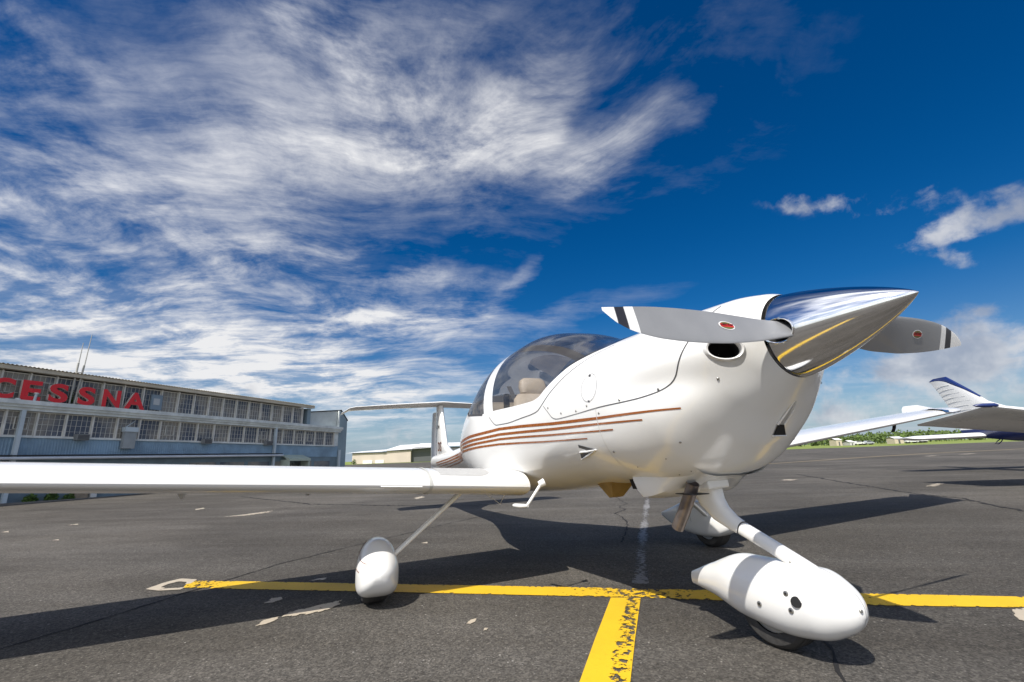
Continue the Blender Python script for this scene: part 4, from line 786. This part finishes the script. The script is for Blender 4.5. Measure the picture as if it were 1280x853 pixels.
m_ = MB(); m_.loft([vsec(1.98, -4.94, -5.0, .06), vsec(2.2, -5.20, -5.40, .085), vsec(2.38, -5.43, -5.78, .102), vsec(2.52, -5.605, -6.12, .096), vsec(2.60, -5.71, -6.41, .088), vsec(2.67, -5.80, -6.25, .05)], True); m_.build('fin_tip', navy, nf_)
for k in range(7):
    z = 1.66+.125*k; le = float(np.interp(z, [1.55, 1.68, 1.85, 2.2, 2.5], [-3.9, -4.38, -4.78, -5.22, -5.60])); te = float(np.interp(z, [1.55, 2.5], [-5.85, -6.32])); x0 = le-(.5 if z < 1.8 else .3)*(le-te)
    m_ = MB()
    for s in (-1, 1): m_.box(((x0+te)/2, s*.043, z), (x0-te, .009, .004), Matrix.Rotation(s*.045, 3, 'Z'))
    m_.build('rudder_rib', whitep, nf_)
m_ = MB(); m_.tube([(-4.75, 0, .82), (-4.86, 0, .76), (-4.92, 0, .70), (-4.84, 0, .69), (-4.74, 0, .76), (-4.70, 0, .82)], .012, 8); m_.build('tie_down_ring', navy, nb)
m_ = MB(); m_.tube([(1.2, 0, .7), (1.25, 0, .2)], .03, 12); m_.grid(np.array([[(1.25+.18*k*math.cos(a), u*.13, .18+.18*k*math.sin(a)) for u, k in ((-.5, .6), (-.45, .92), (0, 1), (.45, .92), (.5, .6))] for a in np.linspace(0, 2*np.pi, 29)[:-1]]), cu=True); m_.build('nose_gear', rubber, nb)
m_ = MB(); m_.loft([el(1.95, 1.20, .90, .15, 2), el(2.1, 1.16, .94, .11, 2), el(2.25, 1.06, 1.04, .01, 2)], True); m_.build('spinner', chrome, nb)
for s in (-1, 1):
    m_ = MB(); m_.loft([[(2.02+.02*math.cos(a)*k, s*r*.7071+.07*k*math.sin(a)*.7, 1.05+r*.7071*s-.07*k*math.sin(a)*.7*s) for a in np.linspace(0, 2*np.pi, 13)[:-1]] for r, k in ((.05, .6), (.3, 1), (.6, 1.), (.9, .7), (.95, .3))], True); m_.build('propeller_blade', bladek, nb)
m_ = MB(); m_.tube([(-3.2, 0, 1.64), (-3.3, 0, 1.80)], .008, 6); m_.build('aerial', dark, nb)

# ================================================================== hangar with the red sign
HB = Vector((-17.323, -9.316, 0)); HD = Vector((-.70007, .71408, 0)); HN = Vector((.71408, .70007, 0)); TL = -.0145
hrot = math.atan2(HD.y, HD.x)
hg = root('hangar', HB, 'long blue clad hangar with two rows of many paned windows', 'hangar', world_parts=True)
def hp(s, o, z): p = HB+HD*s+HN*o; return (p.x, p.y, z+TL*s)
def hbox(mb, s0, s1, o0, o1, z0, z1, mi=0):
    V = [hp(s, o, z) for s in (s0, s1) for o in (o0, o1) for z in (z0, z1)]; return mb.add(V, [(0, 1, 3, 2), (4, 6, 7, 5), (0, 4, 5, 1), (2, 3, 7, 6), (0, 2, 6, 4), (1, 5, 7, 3)], mi)
blue = mat('faded blue cladding', (.23, .35, .46), .55, var=.22, vscale=1.1)
bluepale = mat('pale blue grey metal', (.52, .60, .64), .5, var=.08, vscale=2)
framec = mat('pale window frame paint', (.68, .67, .62), .6, var=.12, vscale=3)
roofc = mat('tan grey roof sheet', (.60, .54, .42), .7, var=.1, vscale=2)
eavec = mat('weathered white eave', (.68, .72, .70), .6, var=.18, vscale=2.5)
def pane_mat():
    m = bpy.data.materials.new('dusty hangar glass'); m.use_nodes = True; t = NT(m.node_tree); b = m.node_tree.nodes['Principled BSDF']
    ge = t.new('ShaderNodeNewGeometry').outputs['Position']; n = t.noise(ge, .9, 3, .5)[0]; n2 = t.noise(ge, 3.5, 5, .6)[0]; 
    c = t.mix(t.ramp(n, .40, .62), (.075, .095, .135), (.30, .28, .245)); c = t.mix(t.ramp(n2, .45, .75, 0, .7), c, (.13, .16, .20)); c = t.mix(t.ramp(n2, .40, .25, 0, .6), c, (.03, .03, .032))
    t.l.new(c, b.inputs['Base Color']); b.inputs['Roughness'].default_value = .35; b.inputs['Specular IOR Level'].default_value = .35; return m
panem = pane_mat()
S0, S1 = -7., 13.68
m_ = MB(); P = []
pitch = .076; n = int((S1-S0)/pitch)
for i in range(n):
    s = S0+i*pitch
    for ds, o in ((0, 0), (.012, .012), (.026, .012), (.038, 0)): P.append([hp(s+ds, o, z) for z in (1.34, 1.935)])
P.append([hp(S1, 0, z) for z in (1.34, 1.935)])
m_.grid(np.array(P)); m_.build('cladding', blue, hg, smooth=False)
m_ = MB(); hbox(m_, S0, S1, -.12, -.02, -.3, 1.40); m_.build('lower_wall', mat('blue grey wall paint', (.18, .25, .29), .7, var=.15, vscale=2), hg, smooth=False)
m_ = MB(); hbox(m_, S0, S1+.6, -9, -.55, -.3, 2.9); hbox(m_, S0, 11.4, -9, -.55, 2.9, 3.85); m_.build('interior_mass', mat('dim hangar interior', (.05, .05, .05), .9), hg, smooth=False)
def window(cols, rows, w, h, vent):
    fr = MB(); b = .028
    for x0, x1, z0, z1 in ((0, w, 0, b), (0, w, h-b, h), (0, b, b, h-b), (w-b, w, b, h-b)): fr.box(((x0+x1)/2, 0, (z0+z1)/2), (x1-x0, .05, z1-z0))
    for k in range(1, cols): fr.box((w*k/cols, 0, h/2), (.0075, .026, h-2*b))
    for k in range(1, rows): fr.box((w/2, 0, h*k/rows), (w-2*b, .022, .0075))
    if vent:
        x0, x1, z0, z1 = vent; d = .014
        for a0, a1, c0, c1 in ((x0, x1, z0, z0+d), (x0, x1, z1-d, z1), (x0, x0+d, z0+d, z1-d), (x1-d, x1, z0+d, z1-d)): fr.box(((a0+a1)/2, -.02, (c0+c1)/2), (a1-a0, .045, c1-c0))
    gl = MB(); r = random.Random(cols*10+rows)
    for i in range(cols):
        for j in range(rows):
            x0, x1 = w*i/cols, w*(i+1)/cols; z0, z1 = h*j/rows, h*(j+1)/rows; t = r.uniform(-.0015, .0015)
            gl.add([(x0, .006+t, z0), (x1, .006-t, z0), (x1, .006+t*.5, z1), (x0, .006-t*.7, z1)], [(0, 1, 2, 3)])
    def mesh(mb, m, nm):
        me = bpy.data.meshes.new(nm); me.from_pydata(mb.v, [], mb.f); me.materials.append(m); return me
    return mesh(fr, framec, 'window'), mesh(gl, panem, 'pane')
WT = [window(5, 4, .70, .735, (.20, .52, .20, .56)), window(5, 4, .70, .735, None), window(5, 4, .63, .82, None), window(5, 4, .63, .82, (.14, .50, .20, .60))]
def put_window(kind, s, o, z):
    fr, gl = WT[kind]; a = link('window', fr, hg); p = hp(s, o, z); M = Matrix.Translation(p) @ Matrix(((HD.x, -HN.x, 0, 0), (HD.y, -HN.y, 0, 0), (TL, 0, 1, 0), (0, 0, 0, 1))); a.matrix_basis = M
    g = link('pane', gl, a)
rw = random.Random(3); k = -10
for k in range(-10, 19):
    s = .27+.724*(k-1)
    if s+.7 > 13.40 or s < S0: continue
    put_window(0 if rw.random() < .45 else 1, s+.012, -.03, 1.945)
for k in range(-11, 19):
    s = -.09+.645*k
    if s < S0 or s+.64 > 11.3: continue
    put_window(3 if rw.random() < .3 else 2, s, -.06, 3.0)
m_ = MB(); 
for k in range(-11, 19): 
    s = -.09+.645*k
    if S0 < s < 11.4: hbox(m_, s-.022, s+.022, -.07, .03, 2.98, 3.84)
for k in range(-10, 20):
    s = .27+.724*(k-1)
    if S0 < s < 13.5: hbox(m_, s-.024, s+.024, -.03, .045, 1.94, 2.76)
m_.build('mullion', framec, hg, smooth=False)
m_ = MB(); hbox(m_, 13.33, 13.68, -.12, .004, 1.935, 2.76); hbox(m_, S0, 13.4, -.02, .06, 1.905, 1.945); m_.build('window_sill', eavec, hg, smooth=False)
m_ = MB(); hbox(m_, S0, 13.72, -.55, .22, 2.78, 2.965); hbox(m_, S0, 13.74, .22, .28, 2.86, 2.985); hbox(m_, S0, 13.70, -.3, .16, 2.69, 2.78); m_.build('lower_eave', eavec, hg, smooth=False)
m_ = MB(); P = []
for i in range(int((11.55-S0)/.1)):
    for ds, dz in ((0, 0), (.025, .02), (.05, .02), (.075, 0)): P.append([hp(S0+i*.1+ds, o, 3.985+dz-.03*(.25-o)) for o in (.25, -9)])
m_.grid(np.array(P)); m_.build('roof', roofc, hg, smooth=False)
m_ = MB(); hbox(m_, S0, 11.5, -.02, .20, 3.86, 3.975); m_.build('roof_fascia', roofc, hg, smooth=False)
m_ = MB(); hbox(m_, 11.19, 11.42, -.4, .02, 2.98, 3.84); m_.add([hp(13.66, .012, -.3), hp(14.35, .012, -.3), hp(14.35, .012, 3.40), hp(13.80, .012, 3.95), hp(13.66, .012, 3.95), hp(13.66, -7, -.3), hp(14.35, -7, -.3), hp(14.35, -7, 3.4), hp(13.8, -7, 3.95), hp(13.66, -7, 3.95)], [(0, 1, 2, 3, 4), (9, 8, 7, 6, 5), (1, 6, 7, 2), (2, 7, 8, 3), (3, 8, 9, 4), (0, 4, 9, 5)]); m_.build('end_wall', mat('slate blue end wall', (.25, .33, .37), .6, var=.08, vscale=2), hg, smooth=False)
m_ = MB(); m_.add([hp(13.75, .03, 3.96), hp(14.38, .03, 3.40), hp(14.40, .03, 3.46), hp(13.80, .03, 4.02), hp(13.75, -6, 3.96), hp(14.38, -6, 3.40), hp(14.40, -6, 3.46), hp(13.80, -6, 4.02)], [(0, 1, 2, 3), (3, 2, 6, 7), (0, 4, 5, 1), (1, 5, 6, 2)]); m_.build('barge_board', dark, hg, smooth=False)
m_ = MB(); m_.add([hp(11.43, -.10, 2.95), hp(13.62, -.10, 2.95), hp(13.62, -.10, 3.93), hp(11.43, -.10, 3.66), hp(11.43, -.5, 2.95), hp(13.62, -.5, 2.95), hp(13.62, -.5, 3.93), hp(11.43, -.5, 3.66)], [(0, 1, 2, 3), (3, 2, 6, 7), (0, 3, 7, 4), (1, 5, 6, 2)]); m_.build('parapet', mat('pale parapet sheet', (.56, .60, .58), .6, var=.06, vscale=4), hg, smooth=False)
m_ = MB(); m_.add([hp(11.40, -.06, 3.66), hp(13.66, -.06, 3.94), hp(13.66, -.06, 4.0), hp(11.40, -.06, 3.71), hp(11.40, -.5, 3.66), hp(13.66, -.5, 3.94), hp(13.66, -.5, 4.0), hp(11.40, -.5, 3.71)], [(0, 1, 2, 3), (3, 2, 6, 7), (0, 3, 7, 4), (1, 5, 6, 2)]); m_.build('parapet_cap', dark, hg, smooth=False)
m_ = MB(); hbox(m_, 13.60, 13.69, -.08, .03, 2.99, 3.93); m_.build('corner_trim', eavec, hg, smooth=False)
postm = bluepale
for s, z1 in ((-5.0, 2.7), (-.13, 2.7), (2.05, .9), (9.16, 2.7), (13.70, 1.72)):
    m_ = MB(); hbox(m_, s-.05, s+.05, .06, .17, -.3, z1); m_.build('post', postm, hg, smooth=False)
# low canopy rail with gutter
m_ = MB(); m_.tube([hp(s, .30, 1.29+.012*s) for s in (S0, 0, 4, 9.55)], .045, 14); m_.build('gutter_pipe', mat('pale grey pipe', (.62, .66, .70), .45, var=.08, vscale=2), hg)
m_ = MB(); m_.add([hp(S0, .26, 1.35+.012*S0), hp(9.55, .26, 1.35+.115), hp(9.55, .0, 1.37+.115), hp(S0, .0, 1.37+.012*S0), hp(S0, .26, 1.385+.012*S0), hp(9.55, .26, 1.385+.115), hp(9.55, 0, 1.40+.115), hp(S0, 0, 1.40+.012*S0)], [(0, 1, 2, 3), (4, 5, 6, 7), (0, 1, 5, 4), (1, 2, 6, 5)]); m_.build('shadow_gap_ledge', dark, hg, smooth=False)  # dark ledge paints in the shadow gap above the pipe
m_ = MB()
for k in range(6):
    s = 5.2+1.35*k; hbox(m_, s, s+1.15, -.03, -.005, .35, 1.12)
m_.build('ground_floor_glazing', panem, hg, smooth=False)
m_ = MB(); hd = [(9.72, .02), (9.72, .5), (11.05, .5), (11.05, .02)]
m_.add([hp(s, o, z) for s, o, z in ((9.7, .0, 1.44), (11.1, .0, 1.44), (11.1, .55, 1.24), (9.7, .55, 1.24), (9.7, 0, 1.40), (11.1, 0, 1.40), (11.1, .55, 1.13), (9.7, .55, 1.13))], [(0, 1, 2, 3), (3, 2, 6, 7), (0, 3, 7, 4), (1, 5, 6, 2), (4, 7, 6, 5)]); hbox(m_, 9.70, 9.80, 0, .5, -.2, 1.2); hbox(m_, 11.0, 11.1, 0, .5, -.2, 1.2); m_.build('entrance_hood', mat('pale green hood', (.46, .53, .44), .6, var=.08, vscale=4), hg, smooth=False)
m_ = MB(); hbox(m_, 9.95, 10.4, .0, .03, -.2, 1.05); hbox(m_, 10.45, 10.9, .0, .03, -.2, 1.05); m_.build('door', mat('dark glazed door', (.05, .06, .06), .2), hg, smooth=False)
# kerb and strip of bed at the foot of the wall
kerb = MB(); hbox(kerb, -12, 9, .28, .42, -.1, .05); ko = kerb.build('kerb', mat('old kerb concrete', (.20, .19, .17), .9, var=.2, vscale=3), smooth=False); struct(ko)
bed = MB(); hbox(bed, -12, 9, -.02, .28, -.1, .035); struct(bed.build('planting_bed', mat('bare soil', (.07, .055, .035), .95, var=.3, vscale=6), smooth=False))
leafm = mat('bright weed leaves', (.075, .135, .02), .7, var=.35, vscale=9)
def leaves(name, c, size, n, leaf, m, seed, label=None, cat='plant', group=None):
    r = random.Random(seed); mb = MB(); c = Vector(c)
    for k in range(n):
        d = Vector((r.gauss(0, 1), r.gauss(0, 1), r.gauss(0, 1))).normalized()*r.random()**.45; p = c+Vector((d.x*size[0], d.y*size[1], abs(d.z)*size[2]))
        u = Vector((r.gauss(0, 1), r.gauss(0, 1), r.gauss(0, 1))).normalized(); v = u.cross(Vector((r.gauss(0, 1), r.gauss(0, 1), r.gauss(0, 1)))).normalized(); s = leaf*(.6+.8*r.random())
        mb.add([p-u*s, p+v*s*.5, p+u*s, p-v*s*.5], [(0, 1, 2, 3)])
    st = MB()
    for k in range(5): a = r.uniform(0, 6.28); mb.tube([c, c+Vector((math.cos(a)*size[0]*.4, math.sin(a)*size[1]*.4, size[2]*.8))], [.006, .003], 5)
    o = mb.build(name, m, smooth=False)
    if label: tag(o, label, cat, group)
    return o
for k, (s, sz, lb) in enumerate(((.45, .17, 'small green weed bush nearest the post at the hangar foot'), (.95, .20, 'bushy green weeds in the middle of the hangar bed'), (1.4, .13, 'low green weeds at the right end of the hangar bed'), (-1.2, .2, 'green weeds in the hangar bed left of the blue post'))):
    p = hp(s, .14, .03); leaves('weed', p, (.30, .16, sz*1.4), 420, .035, leafm, 20+k, lb, 'plant', 'weeds at the foot of the hangar')
bxs = MB(); hbox(bxs, 1.5, 1.85, .03, .2, -.1, .32); tag(bxs.build('crate', mat('tan board', (.30, .24, .17), .8, var=.15, vscale=6), smooth=False), 'tan box against the hangar foot beside the weeds', 'box')
bxs = MB(); hbox(bxs, 1.93, 2.1, .03, .2, -.1, .30); tag(bxs.build('notice_board', mat('white board', (.7, .7, .66), .6), smooth=False), 'white board leaning by the short blue post', 'board')
# sign letters standing on the eave
sg = root('roof_sign', Vector(hp(1.2, .12, 2.99)), 'sign of big red block letters standing on the hangar eave', 'sign')
redm = mat('red sign face', (.74, .016, .026), .4, var=.06, vscale=5); edgem = mat('pale letter edge', (.72, .62, .56), .6)
for ch, s0, s1 in (('C', -.98, -.46), ('E', -.31, .16), ('S', .34, .83), ('S', 1.09, 1.57), ('N', 1.78, 2.32), ('A', 2.46, 3.14)):
    me = text_mesh(ch, 1., .0, .035); xs = [v.co.x for v in me.vertices]; ys = [v.co.y for v in me.vertices]; x0, x1, y0, y1 = min(xs), max(xs), min(ys), max(ys)
    me2 = text_mesh(ch, 1., .055, .035); me.materials.append(redm); me2.materials.append(edgem)
    for m0, off in ((me, .175), (me2, .115)):
        for v in m0.vertices: v.co = hp(s0+(v.co.x-x0)/(x1-x0)*(s1-s0), off+v.co.z, 2.995+(v.co.y-y0)/(y1-y0)*.60)
    a = link('letter', me2, sg); f = link('letter_face', me, a)
# masts, vents, ducts
mastm = mat('galvanised mast', (.42, .41, .37), .5, .4)
def px_mast(s, z0, z1, z2, lean, lab):
    r_ = root('antenna_mast', Vector(hp(s, .1, z0)), lab, 'antenna', group='antenna masts above the sign'); m_ = MB(); m_.tube([hp(s, .1, z0), hp(s+lean*.6, .1, z1)], .030, 8); m_.build('pole', mastm, r_)
    m_ = MB(); m_.tube([hp(s+lean*.6, .1, z1-.25), hp(s+lean, .1, z2)], [.018, .010], 6); m_.build('whip', mastm, r_); return r_
m1 = px_mast(.93, 2.98, 4.35, 5.05, .06, 'shorter thin whip antenna left of its taller twin above the sign')
m2 = px_mast(1.06, 2.98, 4.3, 5.38, .12, 'taller thin whip antenna above the second S of the sign')
m_ = MB(); m_.box(((Vector(hp(.95, .1, 4.05))+Vector(hp(1.1, .1, 4.05)))/2), (.16, .02, .02), Matrix.Rotation(hrot, 3, 'Z')); m_.build('cross_bar', mastm, m2)
p = hp(1.0, -.0, 3.0); leaves('creeper', p, (.13, .05, .5), 260, .03, leafm, 44, 'yellow green creeper climbing between the two S letters', 'plant')
vp = root('roof_vent', Vector(hp(.02, .22, 2.98)), 'pale vent pipe with a cap in front of the letter E', 'vent pipe'); m_ = MB(); m_.tube([hp(.02, .2, 2.98), hp(.04, .2, 3.20)], .035, 12); m_.build('pipe', bluepale, vp); m_ = MB(); m_.tube([hp(.04, .2, 3.2), hp(.042, .2, 3.235)], .055, 12); m_.build('cap', eavec, vp)
m_ = MB(); m_.tube([hp(-.36, .2, 2.985), hp(-.36, .2, 3.03)], [.07, .05], 12); tag(m_.build('roof_flashing', eavec), 'low pale dome on the eave left of the letter E', 'vent')
dc = root('duct', Vector(hp(2.78, .12, 1.5)), 'grey vertical sheet metal duct on the hangar window row', 'duct'); m_ = MB(); hbox(m_, 2.62, 3.0, .05, .20, 1.62, 2.20); m_.build('duct_body', mat('grey duct metal', (.33, .36, .37), .5, .1, 0, .08, 3), dc, smooth=False); m_ = MB(); hbox(m_, 2.60, 3.02, .03, .24, 2.20, 2.36); m_.build('duct_hood', bluepale, dc, smooth=False)
m_ = MB(); m_.tube([hp(2.66, .14, 2.36), hp(2.98, .05, 2.60)], .012, 6); m_.build('brace', bluepale, dc)
ht = root('hatch', Vector(hp(3.62, .03, 3.1)), 'blue grey hatch with a small window in the upper glazing', 'hatch'); m_ = MB(); hbox(m_, 3.40, 3.80, -.02, .06, 3.06, 3.62); m_.build('hatch_panel', mat('blue grey hatch paint', (.22, .29, .35), .6), ht, smooth=False); m_ = MB(); hbox(m_, 3.48, 3.70, .06, .068, 3.24, 3.48); m_.build('hatch_glass', mat('pale hatch glass', (.45, .48, .50), .2), ht, smooth=False)
for s, lab in ((1.42, 'grey window air conditioner under the left hangar bay'), (8.75, 'dark window air conditioner beside the downpipe post'), (5.7, 'small dark window air conditioner low in the middle bays')):
    r_ = root('air_conditioner', Vector(hp(s, .1, 1.88)), lab, 'air conditioner', group='window air conditioners on the hangar'); m_ = MB(); hbox(m_, s-.17, s+.17, .04, .24, 1.86, 2.06); m_.build('casing', mat('grey casing', (.22, .23, .23), .6), r_, smooth=False)
    m_ = MB()
    for k in range(4): hbox(m_, s-.15, s+.15, .24, .247, 1.885+.04*k, 1.905+.04*k)
    m_.build('grille', dark, r_, smooth=False)
rub = MB(); rr2 = random.Random(9)
for k in range(26): s = 7.6+rr2.random()*2.4; c = hp(s, rr2.uniform(.0, .2), 2.995); rub.box(c, (rr2.uniform(.04, .12), rr2.uniform(.03, .08), rr2.uniform(.02, .06)), Matrix.Rotation(rr2.random()*3, 3, 'Z'))
o = rub.build('roof_debris', mat('straw litter', (.40, .33, .22), .9, var=.3, vscale=9), smooth=False); tag(o, 'straw coloured litter lying on the hangar eave', 'debris', kind='stuff')

# ================================================================== far sheds
U = .2636
def far(px_lat, z, d=150.): return field(px_lat, d, z)
def prism(mb, a, b, d0, d1, z0, z1): 
    V = [field(l, d, z) for l in (a, b) for d in (d0, d1) for z in (z0, z1)]; return mb.add(V, [(0, 1, 3, 2), (4, 6, 7, 5), (0, 4, 5, 1), (2, 3, 7, 6), (0, 2, 6, 4), (1, 5, 7, 3)])
beige = mat('beige metal siding', (.56, .48, .41), .7, var=.06, vscale=.3); roofw = mat('white metal roof', (.80, .80, .78), .5); slate = mat('dark grey hangar door', (.085, .09, .095), .6); 
fs = root('storage_shed', field(-45, 150), 'low beige metal shed with a white roof far behind the tail', 'shed')
m_ = MB(); prism(m_, -52.5, -33.7, 150, 175, 0, 3.3); prism(m_, -41.4, -33.7, 149.8, 175, 0, 3.7); m_.build('wall', beige, fs, smooth=False)
m_ = MB(); m_.add([field(-54.5, 149.4, 3.45), field(-33.5, 149.4, 3.75), field(-33.5, 165, 5.0), field(-54.5, 165, 4.2)], [(0, 1, 2, 3)]); m_.add([field(-43, 149.2, 3.7), field(-24, 149.2, 4.4), field(-24, 166, 6.2), field(-41, 166, 5.9)], [(0, 1, 2, 3)]); m_.build('roof', roofw, fs, smooth=False)
m_ = MB(); prism(m_, -52.6, -41.5, 149.6, 149.9, 3.25, 3.45); prism(m_, -41.5, -33.6, 149.6, 149.9, 3.65, 3.85); m_.build('roof_trim', slate, fs, smooth=False)
for a, b in ((-49, -46), (-45, -42.3)):
    m_ = MB(); prism(m_, a, b, 149.8, 150.1, 0, 1.0); m_.build('door', roofw, fs, smooth=False)
gs = root('grey_shed', field(-26, 152), 'dark grey hangar shed partly hidden behind the fin', 'shed')
m_ = MB(); prism(m_, -33.6, -14, 151, 175, 0, 4.3); m_.build('wall', slate, gs, smooth=False)
m_ = MB(); prism(m_, -33.6, -14, 150.9, 150.95, 3.3, 3.38); m_.build('door_rail', mat('mid grey rail', (.2, .2, .2), .6), gs, smooth=False)
m_ = MB(); m_.add([field(-33.8, 150.5, 4.45), field(-13.6, 150.5, 4.65), field(-13.6, 165, 6.0), field(-33.8, 165, 6.2)], [(0, 1, 2, 3)]); m_.build('roof', roofw, gs, smooth=False)
treem = mat('distant tree leaves', (.085, .130, .030), .85, var=.4, vscale=.25); trunkm = mat('tree bark', (.10, .07, .05), .9)
def tree(lat, d, h, w, seed, label, group, nleaf=700):
    base = field(lat, d); r = random.Random(seed); rt_ = root('tree', base, label, 'tree', group=group); m_ = MB(); m_.tube([base, base+Vector((0, 0, h*.35)), base+Vector((.1*w*r.uniform(-1, 1), .1*w*r.uniform(-1, 1), h*.75))], [.05*h*.5, .03*h*.5, .01*h*.5], 7)
    for k in range(4): a = r.uniform(0, 6.28); m_.tube([base+Vector((0, 0, h*.35)), base+Vector((math.cos(a)*w*.3, math.sin(a)*w*.3, h*.7))], [.02*h*.5, .006*h*.5], 5)
    m_.build('trunk', trunkm, rt_); mb = MB(); cl = [(Vector((r.uniform(-.36, .36)*w, r.uniform(-.36, .36)*w, h*r.uniform(.42, .86))), r.uniform(.16, .30)) for k in range(11)]
    for c, s in cl:
        for k in range(nleaf//11):
            dv = Vector((r.gauss(0, 1), r.gauss(0, 1), r.gauss(0, .75))); dv = dv.normalized()*r.random()**.35; p = base+c+dv*s*w; u = Vector((r.gauss(0, 1), r.gauss(0, 1), r.gauss(0, 1))).normalized(); v = u.orthogonal().normalized(); q = h*.045*(.6+.8*r.random())
            mb.add([p-u*q, p+v*q*.6, p+u*q, p-v*q*.6], [(0, 1, 2, 3)])
    mb.build('crown', treem, rt_, smooth=False)
tree(-54.5, 130, 3.6, 3., 51, 'small dark tree between the hangar corner and the beige shed', None, 500)
bs = leaves('shrub', field(-50.5, 146), (.9, .9, 1.6), 200, .18, leafm, 52, 'yellow green shrub in front of the beige shed', 'shrub')
# treeline on the right horizon: one mass
def woods():
    mb = MB(); r = random.Random(77)
    for k in range(330):
        lat = r.uniform(95, 520); d = r.uniform(265, 330); h = r.uniform(4.6, 7.6)*(1. if lat > 188 else .62+.38*max(0, (lat-95)/93)); w = r.uniform(4.5, 8.5); b = field(lat, d)
        mb.tube([b, b+Vector((0, 0, h*.5))], [.25, .12], 5)
        for j in range(7):
            c = b+Vector((r.uniform(-.4, .4)*w, r.uniform(-.4, .4)*w, h*r.uniform(.25, .8))); s = w*r.uniform(.18, .34)
            for i in range(16):
                dv = Vector((r.gauss(0, 1), r.gauss(0, 1), r.gauss(0, .7))).normalized()*r.random()**.4*s; p = c+dv; u = Vector((r.gauss(0, 1), r.gauss(0, 1), r.gauss(0, 1))).normalized(); v = u.orthogonal().normalized(); q = .62*(.6+.8*r.random()); mb.add([p-u*q, p+v*q*.7, p+u*q, p-v*q*.7], [(0, 1, 2, 3)])
    o = mb.build('treeline', treem, smooth=False); tag(o, 'distant belt of green trees along the right horizon', 'trees', kind='stuff')
woods()
shedm = mat('sand coloured render', (.52, .45, .34), .8); 
def cabin(lat, d, w, h, m, lab, group=None):
    r_ = root('small_building', field(lat, d), lab, 'building', group=group); m_ = MB(); prism(m_, lat-w/2, lat+w/2, d, d+4, 0, h); m_.build('wall', m, r_, smooth=False)
    m_ = MB(); m_.add([field(lat-w/2-.2, d-.2, h), field(lat+w/2+.2, d-.2, h), field(lat+w/2+.2, d+2, h+.7), field(lat-w/2-.2, d+2, h+.7), field(lat+w/2+.2, d+4.2, h), field(lat-w/2-.2, d+4.2, h)], [(0, 1, 2, 3), (3, 2, 4, 5)]); m_.build('roof', roofw, r_, smooth=False)
    m_ = MB(); prism(m_, lat-w*.1, lat+w*.1, d-.05, d, 0, min(2, h*.7)); m_.build('door', slate, r_, smooth=False)
cabin(124, 180, 2.2, 2.2, shedm, 'tall narrow sand coloured hut under the far wing'); cabin(147, 180, 3.4, 2.0, shedm, 'wider sand coloured hut by the grass strip'); cabin(127.5, 178, 1.8, 1.2, mat('pale grey render', (.5, .5, .48), .8), 'low pale grey hut right of the narrow hut')
def vehicle(lat, d, L, h, col, lab):
    r_ = root('parked_car', field(lat, d), lab, 'car', group='vehicles parked by the trees'); m = mat('car paint %s' % lab[:5], col, .3, 0, .5); mb = MB()
    prof = [(-.5, .3), (-.5, .62), (-.28, .68), (-.16, 1.), (.18, 1.), (.32, .68), (.5, .60), (.5, .3)]; mb.loft([[field(lat+x*L, d+o, z*h) for x, z in prof] for o in (0, 1.7)], True); mb.build('body', m, r_, smooth=False)
    for x in (-.3, .3):
        m_ = MB(); m_.tube([field(lat+x*L, d-.05, .32), field(lat+x*L, d+1.75, .32)], .32, 12); m_.build('wheel', rubber, r_)
    m_ = MB(); m_.add([field(lat+x*L, d-.01, z*h) for x, z in ((-.22, .72), (-.14, .94), (.16, .94), (.26, .72))], [(0, 1, 2, 3)]); m_.build('side_window', MATS['dark cabin glass'], r_, smooth=False)
vehicle(131.5, 180, 4.2, 1.5, (.7, .7, .7), 'white car nearest the narrow sand hut'); vehicle(136.2, 181, 4.0, 1.5, (.35, .37, .4), 'grey car between the huts'); vehicle(152.2, 180, 4.6, 1.6, (.72, .72, .72), 'white car right of the wider sand hut'); vehicle(156.6, 180, 2.6, 2.2, (.75, .75, .75), 'tall white van at the right of the parked cars')
